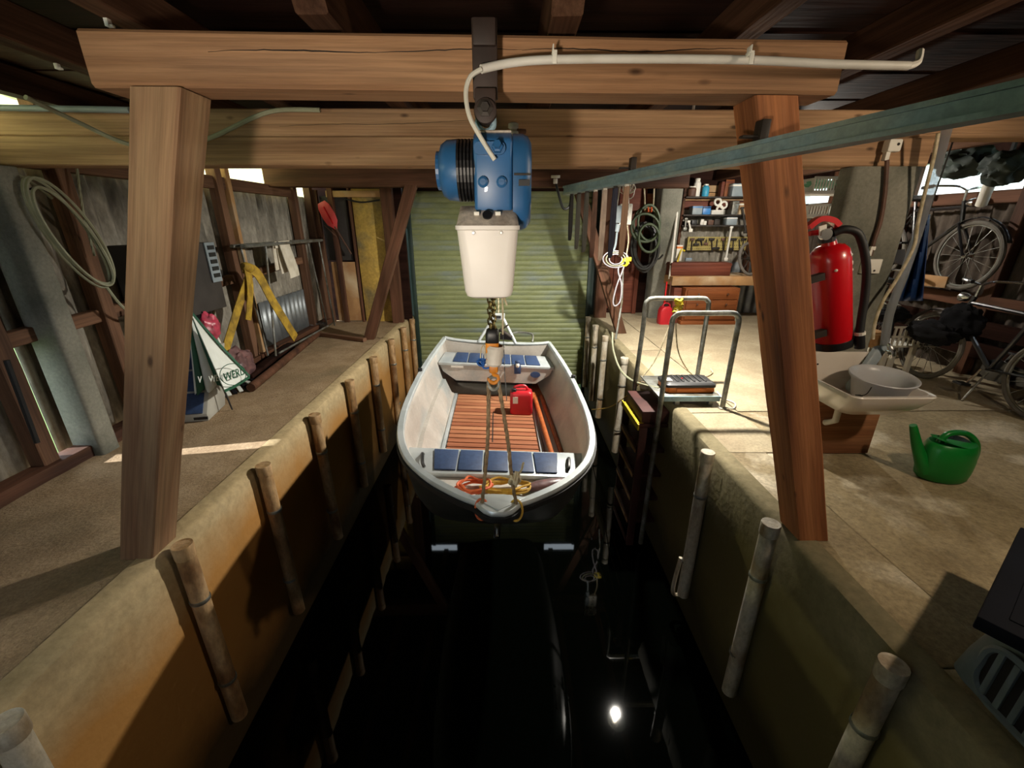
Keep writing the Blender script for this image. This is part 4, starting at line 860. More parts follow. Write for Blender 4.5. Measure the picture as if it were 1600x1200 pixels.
o = T('conduit', 'pale plastic conduit running along the front beam to the right with clips', 'conduit', (.6, cY, 1.99))
pts = [at(752,108,Y=1.56), at(800,98,Y=1.60), at(870,93,Y=1.60), at(1020,92,Y=1.61), at(1170,94,Y=1.62), at(1300,100,Y=1.63), at(1420,103,Y=1.64)]
build(cable(pts, .0125, 10), 'tube', M['white'], o, smooth=True); build(cable([pts[-1], at(1434,97,Y=1.65), at(1438,80,Y=1.68)], .0105, 8), 'bend', M['white'], o, smooth=True)
for u, v in ((866,93),(1171,94)):
    p = at(u,v,Y=1.60); build(MB().box(p+V((0,.005,.016)), (.016,.03,.014)).box(p+V((0,-.012,0)), (.014,.006,.03)).box(p+V((-.005,.0,.027)), (.004,.03,.02)), 'clip', M['label'], o, bevel=.002)
solo(cable([at(752,108,Y=1.55), at(735,120,Y=1.54), at(728,145,Y=1.53), at(733,180,Y=1.51), at(748,210,Y=1.50), at(773,250,Y=1.50)], .0072, 8), 'supply_cable', M['cablew'], 'white cable curving from the conduit end down to the blue hoist', 'cable', smooth=True)
p = at(802,203,Y=2.66); o = T('insulator_knob', 'small white round insulator on the cross beams right of the hoist', 'insulator', p)
build(MB().lathe([(.018,-.035),(.028,-.03),(.03,-.01),(.018,0),(.03,.01),(.028,.03),(.014,.036)], p, (0,0,1), 14), 'knob', M['ceram'], o, smooth=True); build(MB().lathe([(.012,0),(.012,.05)], p+V((.02,0,-.005)), (1,.3,0), 8), 'screw', M['leather'], o)
solo(cable([at(40,152,Y=2.3), at(120,190,Y=2.5), at(200,225,Y=2.62), at(270,232,Y=2.66), at(330,215,Y=2.66), at(400,182,Y=2.68), at(440,172,Y=2.69), at(500,172,Y=2.70)], .0115, 8), 'slack_cable', M['cableg'], 'pale green-grey cable sagging across the cross beams at the left', 'cable', smooth=True)
a, b = at(-20,168,Y=2.69), at(203,172,Y=2.69); solo(MB().tube([a,b], .016, 10), 'beam_conduit', M['greyp'], 'pale blue-grey conduit along the top of the cross beams at far left', 'conduit', smooth=True)
for i, (u, v) in enumerate(((122,30),(42,101))):
    p = V(((-1.405, 1.86, 2.172), (-2.015, 2.30, 2.172))[i]); solo(MB().box(p, (.014,.02,.03)).box(p+V((.008,0,-.012)), (.02,.014,.008)), 'nail_clip', M['label'], 'small white cable clip nailed under a rafter, '+('upper' if i == 0 else 'lower')+' of the two at the top left', 'clip', bevel=.002)
# hanging rail with straps
ra, rb = V((.440,3.45,1.743)), V((1.205,.35,1.743)); d = (rb-ra).normalized(); L = (rb-ra).length
o = T('hanging_rail', 'blue-grey galvanised channel rail hung across the right side, reaching past the right post', 'rail', (ra+rb)/2)
Rm = Matrix((d, V((0,0,1)).cross(d), V((0,0,1)))).transposed()
def rl(name, prof, m, par):
    mb = MB().loft([[ra.lerp(rb,t)+Rm @ V((0,y,z)) for y, z in prof] for t in (0,.25,.5,.75,1)]); return build(mb, name, m, par)
rl('web', [(-.022,-.028),(.022,-.028),(.022,.028),(-.022,.028)], M['rail'], o)
for z in (-.026, .021): rl('flange', [(-.030,z-.004),(.030,z-.004),(.030,z+.009),(-.030,z+.009)], M['rail'], o)
for t in (.30, .575):
    p = ra.lerp(rb,t); build(MB().box(p+V((0,0,.06)), (.03,.05,.07)).box(p+V((-.03,0,.045)), (.08,.03,.008)), 'bracket', M['iron'], o, bevel=.003)
belts = [(895,372,'rub','short black strap','at the end'),(903,385,'beltgrey','dark grey strap',''),(912,390,'beltgrey','grey-green strap',''),(919,398,'leather','brown strap',''),(931,402,'beltpale','pale pinkish strap',''),(940,398,'beltnavy','navy strap',''),(949,396,'belttan','tan strap','')]
for i, (u, vb, m_, nm, _) in enumerate(belts):
    t = .035+i*.042; p = ra.lerp(rb,t)-V((0,0,.04)); zb_ = EYE+ray(u,vb).z*(p.y/ray(u,vb).y)
    st = T('hanging_strap', f'{nm} folded over the blue-grey rail, {ORD[i]} from its far end', 'strap', (p.x,p.y,zb_), 'straps on the hanging rail')
    q = d*.012
    build(ribbon([p-q, V((p.x,p.y,(p.z+zb_)/2))-q*1.5, V((p.x,p.y,zb_))-q, V((p.x,p.y,zb_-.01)), V((p.x,p.y,zb_+.02))+q, V((p.x,p.y,(p.z*.5+zb_*.5)))+q*1.6, p+q], (1,.15,0), .019, .004), 'webbing', M[m_], st, smooth=True)
    build(MB().box(p+V((0,0,.012)), (.022,.026,.03)), 'hook', M['label' if i in (3,4,6) else 'iron'], st, bevel=.003)
solo(cable([at(868,283,Y=5.8), at(872,300,Y=5.75), at(880,325,Y=5.7), at(890,322,Y=5.7), at(893,300,Y=5.75)], .016, 8), 'drooping_cable', M['cablek'], 'black cable drooping from the dark cross beam before the shutter', 'cable', smooth=True)
p = at(868,276,Y=5.78); o = T('cable_anchor', 'small white cable anchor under the dark cross beam before the shutter', 'anchor', p); build(MB().box(p, (.11,.04,.03)).box(p+V((0,0,-.05)), (.05,.03,.06)), 'body', M['label'], o, bevel=.005)
# ================================================================== PENDANT CABLES AND HOSES BY THE SHUTTER
Yc = 5.6
def A(u, v, y=Yc): return at(u,v,Y=y)
o = T('pendant_control', 'white and grey push-button box hanging on cables right of the roller shutter', 'control box', A(974,352))
p = A(977,335); build(MB().box(p, (.15,.07,.24)), 'case', M['label'], o, bevel=.012); build(MB().box(A(966,335), (.07,.08,.20)), 'side_case', M['greyp'], o, bevel=.01)
for k in range(3): build(MB().lathe([(.026,0),(.026,.02),(.02,.024)], p+V((.01,-.034,.07-k*.07)), (0,-1,0), 12), 'button', M['white'], o)
build(MB().tube([A(966,350), A(963,362)], .03, 10), 'plug', M['greyp'], o, smooth=True)
for (u0,v0,u1,v1) in ((972,285,976,322),(980,283,982,322),(968,285,964,322)): build(cable([A(u0,v0), A((u0+u1)/2+1,(v0+v1)/2), A(u1,v1)], .007), 'cord', M['cablew'], o, smooth=True)
mb = MB(); q = random.Random(2)
for k in range(6):
    c = A(978+q.uniform(-6,6), 297+q.uniform(-6,6)); mb.tube([c+V((math.cos(a)*q.uniform(.05,.08),q.uniform(-.02,.02),math.sin(a)*.06)) for a in [t*PI/5 for t in range(10)]], .005, 5, True)
build(mb, 'cable_bunch', M['cablew'], o, smooth=True)
o = T('cable_reel', 'grey looped cables on a hook under the white push-button box', 'cable', A(962,408))
for k in range(3): build(MB().tube(smooth_path([A(962+math.cos(a)*(20-k*5), 405+math.sin(a)*(13-k*2.5), Yc-.02*k) for a in [t*PI/6 for t in range(12)]],2,True), .008, 6, True), 'turn', M['cableg' if k == 1 else 'clear'], o, smooth=True)
build(cable([A(964,362), A(961,385), A(956,395)], .014), 'lead', M['greyp'], o, smooth=True)
solo(cable([A(968,412), A(966,425), A(971,445), A(969,470), A(961,478), A(958,470), A(964,445), A(972,425), A(976,412)], .010, 8), 'clear_hose', M['clear'], 'clear hose hanging in a long loop right of the roller shutter', 'hose', smooth=True)
o = T('yellow_tool', 'small yellow and black rope pulley hanging among the grey cables', 'pulley', A(978,412)); build(MB().lathe([(.05,-.02),(.055,-.01),(.055,.01),(.05,.02)], A(976,410), (.3,1,.2), 12).box(A(982,405), (.07,.04,.05)), 'body', M['ystrip'], o, bevel=.006); build(MB().lathe([(.02,-.03),(.02,.03)], A(976,410), (.3,1,.2), 10), 'axle', M['blk'], o)
solo(MB().tube([A(972,470,5.7), A(962,530,5.55)], .014, 8).tube([A(974,410,5.75), A(972,472,5.7)], .009, 6), 'thin_tube', M['steel'], 'thin grey tube standing on the deck edge by the right brace', 'tube', smooth=True)
solo(cable([A(980,350), A(982,375), A(979,400), A(983,412)], .008), 'pale_string', M['ropepale'], 'pale cord hanging right of the push-button box', 'cord', smooth=True)
# coiled garden hose
Yh = 7.1; hb_ = at(1015,325,Y=Yh)
o = T('garden_hose', 'green garden hose coiled on the wall boards left of the grey pillar', 'hose', at(1010,400,Y=Yh))
for k, (cu, cv, ru, rv) in enumerate(((1010,350,20,26),(1014,348,17,28),(1008,356,22,22),(1014,372,16,22))):
    build(MB().tube(smooth_path([at(cu+ru*math.cos(a), cv+rv*math.sin(a), Y=Yh-.15-.03*k) for a in [t*PI/7 for t in range(14)]],2,True), .02, 6, True), 'coil', M['hoseg'], o, smooth=True)
o = T('black_cable_coil', 'black cables hung in loops under the green garden hose', 'cable', at(1008,425,Y=Yh))
q = random.Random(6)
for k in range(7):
    cu, cv = 1008+q.uniform(-3,3), 385+q.uniform(-3,3); ru, rv = 17+q.uniform(-4,4), 34+q.uniform(-6,7)
    build(MB().tube(smooth_path([at(cu+ru*math.cos(a), cv+rv*math.sin(a), Y=Yh+.06-.02*k) for a in [t*PI/7 for t in range(14)]],2,True), .022, 5, True), 'coil', M['cablek'], o, smooth=True)
build(cable([at(1016,400,Y=Yh), at(1028,405,Y=Yh), at(1036,398,Y=Yh)], .016), 'loose_end', M['cablek'], o, smooth=True)
o = T('hook_board', 'brown board with orange hooks above the coiled hoses', 'board', at(1015,322,Y=7.6)); build(MB().box(at(1015,318,Y=7.6), (.10,.04,.30)), 'board', M['chest'], o, bevel=.004)
for du in (-2, 3): build(MB().tube([at(1015+du,326,Y=7.58), at(1015+du,330,Y=6.86), at(1015+du,324,Y=6.82)], .014, 6), 'hook', M['orope'], o, smooth=True)
q = random.Random(14)
for k, (u0, u1) in enumerate(((1004,1008),(1022,1020))): solo(cable([at(u0,268,Y=7.2), at((u0+u1)/2+1,300,Y=7.2), at(u1,330,Y=7.2)], .012), 'slack_rope', M['ropepale'], 'pale cord hanging from the roof '+('left' if k == 0 else 'right')+' of the hook board', 'cord', smooth=True)
# ================================================================== WORKBENCH WALL
tp = T('workbench', 'plain wooden workbench with thick brown top against the far right wall', 'workbench', (3.4,7.1,0))
build(MB().span((2.62,6.86,.60), (4.6,7.55,.74)), 'top', M['plypale'], tp, bevel=.012)
for x in (2.72, 4.5):
    for y in (7.0, 7.45): build(MB().span((x-.04,y-.04,0), (x+.04,y+.04,.60)), 'leg', M['brown'], tp, bevel=.004)
o = T('chest_of_drawers', 'orange-brown wooden chest of drawers under the workbench', 'chest of drawers', (3.23,6.92,0))
build(MB().span((2.80,6.72,.06), (3.66,7.2,.58)), 'body', M['chest'], o, bevel=.006); build(MB().span((2.78,6.70,.0), (3.68,7.2,.06)), 'plinth', M['chest'], o, bevel=.008)
for z0, z1 in ((.09,.235),(.245,.395),(.405,.555)):
    dr = build(MB().span((2.83,6.70,z0), (3.63,6.73,z1)), 'drawer', M['chest'], o, bevel=.006)
    for x in (3.0,3.46): build(MB().lathe([(.008,0),(.010,.01),(.017,.018),(.015,.028),(.006,.031)], (x,6.70,(z0+z1)/2+.01), (0,-1,0), 12), 'knob', M['leather'], dr, smooth=True)
solo(MB().span((2.65,6.80,.0), (2.77,7.15,.57)), 'side_crate', M['redbrown'], 'dark red-brown wooden box beside the chest of drawers under the workbench', 'box', bevel=.006)
c = at(1037,506,Z=0.0); o = T('red_can', 'red plastic can standing on the deck left of the chest of drawers', 'can', c)
build(MB().loft([rrect(c.x,c.y,z,w,.16,.03,3) for z, w in ((0,.18),(.01,.20),(.22,.20),(.27,.15),(.29,.08))]), 'body', M['red'], o, smooth=True); build(MB().lathe([(.03,0),(.03,.04)], c+V((0,0,.285)), (0,0,1), 10), 'cap', M['blk'], o); build(cable([c+V((-.06,0,.26)), c+V((-.03,0,.33)), c+V((.05,0,.32)), c+V((.07,0,.25))], .012), 'handle', M['red'], o, smooth=True)
for k, u in enumerate((1038,1044)): solo(MB().tube([at(u,475,Y=6.85), at(u+4,440,Y=6.82)], .012, 6), 'thin_stick', M['extred'] if k == 0 else M['leather'], ('red' if k == 0 else 'brown')+' thin stick leaning on the workbench edge above the red can', 'stick', smooth=True)
o = T('tool_shelf', 'dark wall shelf unit with three boards and uprights over the workbench', 'shelf', (3.45,7.5,1.1))
for x in (2.86, 4.1): build(MB().span((x-.02,7.42,.75), (x+.02,7.60,2.1)), 'upright', M['brown'], o, bevel=.003)
SZ = [1.93, 1.66, 1.50]
for z in SZ: build(MB().span((2.86,7.36,z-.016), (4.2,7.60,z+.008)), 'shelf_board', M['iron'], o, bevel=.003)
def jar(name, u, z, r_, h, m_, lab, cat, cap=None, y=7.44):
    x = at(u,300,Y=y).x; o = T(name, lab, cat, (x,y,z)); build(MB().lathe([(r_*.92,0),(r_,.006),(r_,h*.72),(r_*.8,h*.82),(r_*.62,h*.86),(r_*.62,h*.93)], (x,y,z), (0,0,1), 16), 'body', M[m_], o, smooth=True)
    build(MB().lathe([(r_*.68,0),(r_*.68,h*.10),(r_*.6,h*.12)], (x,y,z+h*.9), (0,0,1), 14), 'lid', M[cap or 'label'], o, smooth=True)
z = SZ[0]+.009
jar('spray_bottle',1088,z,.055,.26,'label','white bottle at the left end of the top tool shelf','bottle'); jar('jar',1081,z,.07,.15,'leather','brown jar beside the white bottle on the top tool shelf','jar')
jar('tin',1102,z,.055,.18,'teal','turquoise-blue tin on the top tool shelf','tin')
def bx(name, u, y, z, w, d_, h, m_, lab, cat, det='label', rot=0):
    x = at(u,300,Y=y).x; R = Matrix.Rotation(rot,3,'Z'); o = T(name, lab, cat, (x,y,z)); build(MB().box((x,y,z+h/2), (w,d_,h), R), 'body', M[m_], o, bevel=.006); build(MB().box(V((x,y,z+h*.85))+R @ V((0,0,0)), (w*1.02,d_*1.03,h*.14), R), 'lid', M[det], o, bevel=.004); return o
bx('carton',1152,7.46,z,.24,.16,.19,'greyp','pale grey carton at the right end of the top tool shelf','box'); bx('frame_board',1138,7.56,z,.14,.03,.26,'chest','small brown framed board behind the grey carton','frame','redbrown'); bx('book_box',1126,7.50,z,.05,.12,.22,'redbrown','narrow dark red box standing on the top tool shelf','box','redbrown')
z = SZ[1]+.009
bx('plastic_tub',1091,7.46,z,.16,.15,.13,'greyp','grey-blue plastic tub on the middle tool shelf','tub','bluecan'); bx('blue_box',1106,7.46,z,.13,.13,.12,'bluecan','bright blue box on the middle tool shelf','box','blk'); bx('tool_case',1123,7.47,z,.20,.15,.07,'white','low white case under the pipe rolls on the middle tool shelf','case')
for k, (u, dz) in enumerate(((1124,.235),(1129,.125),(1134,.19))):
    x = at(u,300,Y=7.42).x; solo(MB().tube([V((x+math.cos(a)*.05,7.42,z+dz-.045+math.sin(a)*.05)) for a in [t*PI/8 for t in range(16)]], .017, 8, True), 'tape_roll', M['label'], ('topmost white','lowest white','rightmost white')[k]+' roll stacked on the white case on the middle shelf', 'roll', smooth=True)
bx('steel_box',1150,7.46,z,.10,.14,.20,'steel','grey metal box near the right end of the middle tool shelf','box','steel'); bx('cream_box',1162,7.46,z,.10,.12,.18,'plypale','cream box at the right end of the middle tool shelf','box')
z = SZ[2]+.009
for k, (u, m_, nm) in enumerate(((1078,'iron','dark iron clamp'),(1090,'blk','black tin'),(1102,'white','small white tin'),(1107,'label','tiny pale pot'),(1116,'leather','brown tool roll'),(1126,'iron','rusty iron block'))):
    bx('shelf_item',u,7.44,z,.09 if k not in (2,3) else .05,.10,.06+.015*(k % 3),m_,f'{nm} on the lowest tool shelf','tool',m_)
bx('bench_drill',1148,7.43,z,.17,.14,.12,'greyp','grey machine vice on the lowest tool shelf','vice','label'); 
for k, (u0,v0,u1,v1,m_,lab) in enumerate(((1072,342,1070,358,'steel','steel pliers hanging at the left under the lowest tool shelf'),(1076,346,1079,360,'label','pale bent tool hanging beside the pliers'),(1160,325,1165,362,'iron','long dark tool hanging at the right end of the shelves'),(1143,355,1134,405,'label','white slanting strip leaning on the yellow pegboard'))):
    a, b = at(u0,v0,Y=7.34), at(u1,v1,Y=7.34); o = T('hand_tool', lab, 'tool', b); build(MB().tube([a, b], .016, 6), 'shank', M[m_], o, smooth=True); build(MB().box(b, (.06,.03,.05)), 'head', M[m_], o, bevel=.004); build(MB().box(a, (.05,.03,.03)), 'handle_end', M[m_], o, bevel=.004)
pb = T('pegboard', 'yellow perforated tool board over the workbench', 'pegboard', (3.5,7.6,1.05)); x0, x1 = at(1074,380,Y=7.58).x, at(1173,380,Y=7.58).x; z0, z1 = at(1100,391,Y=7.58).z, at(1100,370,Y=7.58).z
build(MB().span((x0,7.57,z0), (x1,7.60,z1)), 'board', M['peg'], pb)
mb = MB()
for i in range(30):
    for j in range(4): mb.box((x0+.03+(x1-x0-.06)*i/29, 7.568, z0+.025+(z1-z0-.05)*j/3), (.012,.004,.012))
hl = build(mb, 'peg_holes', M['iron'], pb); hl['kind'] = 'stuff'
for k, u in enumerate((1082,1088,1095,1104,1112,1121,1130,1138,1146,1155,1162)):
    v0 = 374+(k*5) % 5; L_ = (18,8,10,7,20,14,17,15,19,22,12)[k]; a, b = at(u,v0,Y=7.55), at(u-2+(k*7) % 5,v0+L_,Y=7.55)
    o = T('pegboard_tool', f'dark hand tool on the yellow pegboard, {(ORD+["tenth","eleventh"])[k]} from its left end', 'tool', b, 'tools on the yellow pegboard'); build(MB().tube([a,b], .011, 6), 'shank', M['iron'], o, smooth=True); build(MB().box(b if k % 2 else a, (.07+.02*(k % 3),.03,.04)), 'head', M['iron' if k % 3 else 'leather'], o, bevel=.005)
bx('tool_chest',1108,7.12,.742,.96,.26,.20,'redbrown','long low red-brown wooden box on the workbench','box','redbrown'); bx('paper_bag',1073,7.3,.95,.10,.05,.25,'label','small white and red packet beside the pegboard over the wooden box','packet','tool'); bx('blue_plug',1090,7.25,.95,.10,.05,.05,'greyp','pale blue plastic piece lying on the long wooden box','plastic piece','bluecan')
x = at(1168,420,Y=7.05); o = T('spare_wheel', 'dark spoked wheel standing on the workbench right of the long box', 'wheel', (x.x,x.y,.742)); c = V((x.x,x.y,1.00))
build(MB().tube([c+V((math.cos(a)*.16,math.sin(a)*.10,math.sin(a)*.235)) for a in [t*PI/14 for t in range(28)]], .024, 8, True), 'tyre', M['tyregrey'], o, smooth=True)
for t in range(8):
    a = t*PI/4; build(MB().tube([c, c+V((math.cos(a)*.15,math.sin(a)*.10,math.sin(a)*.225))], .008, 5), 'spoke', M['iron'], o)
build(MB().lathe([(.035,-.04),(.035,.04)], c, (.5,-1,0), 10), 'hub', M['iron'], o)
solo(MB().tube([at(1061,305,Y=7.3), at(1046,436,Y=7.0)], .020, 8), 'long_tube', M['label'], 'long bright tube leaning against the shelf upright beside the grey pillar', 'tube', smooth=True)
solo(MB().tube([at(1066,385,Y=7.3), at(1052,430,Y=7.1)], .014, 6).tube([at(1058,388,Y=7.3), at(1070,392,Y=7.3)], .016, 6), 'wooden_mallet', M['ystrip'], 'yellowish tool leaning at the left end of the long wooden box', 'tool', smooth=True)
# ================================================================== LADDER AND PLATFORM ON THE RIGHT QUAY
def uframe(y, x0, x1, zt, zb0, zb1, lab):
    o = T('handrail', lab, 'handrail', (x1, y, 0)); r_ = .07
    P = [V((x0-.02,y,zb0)), V((x0,y,zt-.3)), V((x0,y,zt-r_)), V((x0+r_*.3,y,zt-r_*.3)), V((x0+r_,y,zt)), V(((x0+x1)/2,y,zt)), V((x1-r_,y,zt)), V((x1-r_*.3,y,zt-r_*.3)), V((x1,y,zt-r_)), V((x1,y,zt-.3)), V((x1,y,zb1))]
    build(MB().tube(smooth_path(P,4), .0215, 12), 'tube', M['steel'], o, smooth=True); build(MB().lathe([(.034,0),(.034,.006),(.024,.012)], (x1,y,zb1-.004), (0,0,1), 14), 'foot_flange', M['steel'], o, smooth=True); return o
uframe(3.99, 1.30, 1.90, .86, -.10, .012, 'galvanised tube handrail over the quay ladder, the far one with yellow rope')
uframe(3.37, 1.33, 1.87, .84, -1.45, .012, 'galvanised tube handrail over the quay ladder, the near one reaching into the water')
lad = T('quay_ladder', 'dark brown stepped ladder with yellow nosings going down the right quay wall', 'ladder', (1.25, 3.68, -1.5))
for k, z in enumerate((-.17,-.43,-.69,-.95,-1.21)):
    x0 = 1.17; st = build(MB().span((x0,3.42,z-.035), (XR+.0,3.95,z)), 'step', M['step'], lad, bevel=.005)
    build(MB().span((x0,3.42,z-.26), (x0+.02,3.95,z-.23)), 'riser_bar', M['step'], lad, bevel=.003)
    if k < 1:
        build(MB().span((x0-.010,3.40,z-.05), (x0+.001,3.97,z+.006)), 'nosing', M['ystrip'], st); build(MB().span((x0-.004,3.44,z+.0), (x0+.05,3.93,z+.006)), 'tread_strip', M['ystrip'], st)
    else: build(MB().span((x0-.004,3.42,z-.03), (x0+.001,3.95,z+.003)), 'nosing', M['pipel'], st)
for y in (3.41, 3.96): build(MB().span((1.18,y-.012,-1.55), (1.25,y+.012,-.20)), 'stringer', M['step'], lad, bevel=.004)
build(MB().span((1.2,3.43,-.16), (XR,3.94,-.05)), 'top_board', M['step'], lad, bevel=.004)
o = T('rail_platform', 'flat grey metal platform between the two handrails at the quay edge', 'platform', (1.6,3.7,.1))
build(MB().span((1.32,3.42,.085), (1.86,3.97,.10)), 'plate', M['steel'], o, bevel=.003); build(MB().span((1.32,3.41,.055), (1.86,3.425,.10)), 'edge_angle', M['rail'], o)
for x, y in ((1.50,3.46),(1.80,3.46),(1.50,3.92),(1.80,3.92)): build(MB().span((x-.02,y-.02,.01), (x+.02,y+.02,.086)), 'leg', M['steel'], o)
o = T('power_unit', 'black and orange battery charger lying on the metal platform between the handrails', 'charger', (1.62,3.64,.10))
build(MB().loft([rrect(1.63,3.62,z,w,d_,.03,3) for z, w, d_ in ((.101,.42,.24),(.11,.44,.25),(.15,.44,.25))]), 'base', M['tool'], o, smooth=True)
build(MB().loft([rrect(1.63,3.62,z,w,d_,.03,3) for z, w, d_ in ((.152,.45,.26),(.175,.45,.26),(.195,.40,.20))]), 'cover', M['blk'], o, smooth=True)
for k in range(6): build(MB().box((1.52+k*.05,3.62,.197), (.018,.17,.01)), 'cooling_rib', M['rub'], o, bevel=.002)
build(MB().box((1.63,3.487,.13), (.26,.006,.03)), 'front_stripe', M['tool'], o); build(MB().box((1.44,3.58,.19), (.07,.08,.03)), 'plug', M['label'], o, bevel=.005); build(MB().lathe([(.01,0),(.008,.006)], (1.58,3.60,.2), (0,0,1), 8), 'red_button', M['red'], o)
a = at(1059,478,Y=3.99); o = T('knotted_line', 'yellow line knotted on the top of the far handrail with a tail to the deck', 'rope', (a.x,3.99,0))
mb = MB(); q = random.Random(3)
for k in range(6):
    c = V((a.x+q.uniform(-.012,.012),3.98,.85-k*.022)); mb.tube([c+V((math.cos(t)*.035,math.sin(t)*.032,q.uniform(-.01,.01))) for t in [i*PI/5 for i in range(10)]], .009, 5, True)
build(mb, 'knot', M['ystrip'], o, smooth=True); build(cable([V((a.x,3.97,.76)), at(1050,500,Y=3.96), at(1025,560,Y=3.94), at(1003,590,Y=3.93)], .006), 'tail', M['ropepale'], o, smooth=True)
solo(cable([at(1056,505,Y=4.0), at(1060,550,Y=4.05), at(1078,582,Z=.03), at(1100,588,Z=.02), at(1113,582,Z=.02), at(1110,576,Z=.04)], .006), 'trailing_line', M['ropepale'], 'thin pale cord trailing from the far handrail onto the right deck', 'cord', smooth=True)
solo(cable([at(1125,635,Z=.02), at(1145,638,Z=.015), at(1148,630,Z=.015), at(1130,622,Z=.015), at(1120,612,Z=.02)], .006), 'loose_cord', M['cablew'], 'pale cord looped on the deck right of the near handrail foot', 'cord', smooth=True)
solo(cable([at(957,520,Y=5.2), at(958,545,Y=5.0), at(968,575,Y=4.6), at(985,593,Y=4.2), at(1010,602,Y=3.75), at(1030,606,Y=3.62)], .011), 'charging_cable', M['cableg'], 'grey-green cable sagging from the thin tube to the black and orange charger', 'cable', smooth=True)
solo(cable([at(925,640,X=1.30), at(950,637,X=1.33), at(975,622,X=1.36), at(1000,598,Y=3.9)], .006), 'mooring_line', M['yrope'], 'thin yellowish line slung along the right quay wall from boat to ladder', 'rope', smooth=True)
# ================================================================== FIRE EXTINGUISHER
EX = at(1300,540,Y=1.93); EY = 1.93
o = T('fire_extinguisher', 'red fire extinguisher with black hose hung beside the right slanting post', 'fire extinguisher', EX)
ED = V((-.316*.93, 0, 1)).normalized(); ER = Matrix((V((0,1,0)).cross(ED)*1, V((0,1,0)), ED)).transposed()
def G(x, y, z): return EX+ER @ V((x,y,z))
def gb_(mb): mb.v = [EX+ER @ p for p in mb.v]; return mb
H_ = .475
build(gb_(MB().lathe([(.060,-.004),(.080,.0),(.0825,.03),(.0825,.036)], (0,0,0), (0,0,1), 28)), 'base_ring', M['blk'], o, smooth=True)
build(gb_(MB().lathe([(.077,.03),(.079,.05),(.079,H_-.065),(.073,H_-.03),(.055,H_-.008),(.03,H_),(.026,H_+.02)], (0,0,0), (0,0,1), 32)), 'cylinder', M['extred'], o, smooth=True)
zc = H_+.015
build(gb_(MB().lathe([(.032,0),(.034,.03),(.024,.04),(.022,.06)], (-.01,0,zc), (0,0,1), 16)), 'valve', M['blk'], o)
build(gb_(MB().lathe([(.024,0),(.024,.02)], (-.035,-.02,zc+.04), (0,-1,0), 14)), 'gauge', M['chrome'], o); build(gb_(MB().box((-.045,-.03,zc+.06), (.03,.006,.04))), 'seal_tag', M['label'], o)
build(gb_(ribbon([V((-.09,-.005,zc+.085)), V((-.04,-.005,zc+.105)), V((.01,-.005,zc+.085)), V((.035,-.005,zc+.055))], (0,1,0), .032, .022)), 'lever', M['extred'], o, smooth=True); build(gb_(MB().tube([V((-.08,0,zc+.055)),V((.03,0,zc+.04))], .011, 8)), 'carry_handle', M['extred'], o, smooth=True)
build(cable([G(.0,-.03,zc+.035), G(.035,-.045,zc+.04), G(.08,-.055,zc+.01), G(.105,-.055,zc-.07), G(.115,-.055,zc-.16), G(.108,-.055,zc-.27), G(.088,-.06,zc-.38), G(.078,-.065,zc-.44)], .0165, 10), 'hose', M['rub'], o, smooth=True)
build(MB().tube([G(.079,-.065,zc-.43), G(.077,-.065,zc-.505)], [.019,.021], 12), 'nozzle', M['blk'], o, smooth=True); build(MB().tube([G(.0793,-.065,zc-.428), G(.079,-.065,zc-.441)], .0215, 12), 'hose_clip', M['label'], o)
for a, z in ((-.5,-.10),(-.7,-.09),(-.85,-.055),(-.6,-.125),(-1.9,-.10)):
    build(gb_(MB().lathe([(.007,0),(.004,.003)], (.0785*math.cos(a),.0785*math.sin(a),H_+z), (math.cos(a),math.sin(a),0), 8)), 'paint_chip', M['label'], o)
for z in (.10,.36): build(gb_(MB().box((-.125,-.05,z), (.12,.03,.03))), 'bracket_clamp', M['iron'], o)
# ================================================================== SINK, BOWL, DOWNPIPE, SOCKET
sy = 2.655
o = T('plinth_board', 'orange-brown board box standing on the deck under the white sink', 'board', (2.33,2.62,0)); build(MB().span((2.03,2.585,.005), (2.52,2.655,.42)), 'front_board', M['post'], o, bevel=.005); build(MB().span((2.46,2.657,.005), (2.52,2.80,.42)), 'side_board', M['post'], o, bevel=.005)
zr = .59; sk = T('sink', 'white ceramic wall sink with tall splashback, fixed to the grey pillar', 'sink', (2.2,2.4,.42))
xa, xb = 1.93, 2.41
bpz = [V((x,sy,z)) for x, z in ((xa,zr-.05),(xb,zr-.05),(xb,zr+.08),(xb-.02,zr+.12),(xb-.06,zr+.14),(xa+.06,zr+.14),(xa+.02,zr+.12),(xa,zr+.08))]
build(MB().loft([bpz, [p+V((0,-.03,0)) for p in bpz]]), 'splashback', M['ceram'], sk, bevel=.008, seg=3)
for x in (xa+.10, xb-.06): build(MB().lathe([(.006,0),(.006,.002)], (x,sy-.031,zr+.06), (0,-1,0), 8), 'bolt_hole', M['iron'], sk)
cx_, cy_ = 2.19, 2.40
def outl(z, k, kd, r_): return [V((cx_+(p.x)*k, cy_+.2+(p.y-.2)*kd, z)) for p in rrect(0,0,0,.50,.46,r_,5)]
rings = [outl(zr-.155,.62,.62,.08), outl(zr-.15,.72,.72,.09), outl(zr-.08,.90,.90,.08), outl(zr-.03,.97,.97,.06), outl(zr,1,1,.06), outl(zr+.006,.99,.99,.06), outl(zr+.004,.93,.93,.06), outl(zr-.03,.86,.86,.07), outl(zr-.10,.68,.70,.08), outl(zr-.115,.5,.55,.07)]
build(MB().loft(rings), 'basin', M['ceram'], sk, smooth=True)
build(MB().lathe([(.02,0),(.02,.004)], (cx_+.0,cy_,zr-.117), (0,0,1), 12), 'drain', M['chrome'], sk); build(MB().tube([(2.15,2.5,zr-.15),(2.15,2.5,.3),(2.15,2.575,.25)], .02, 10), 'waste_pipe', M['white'], sk, smooth=True)
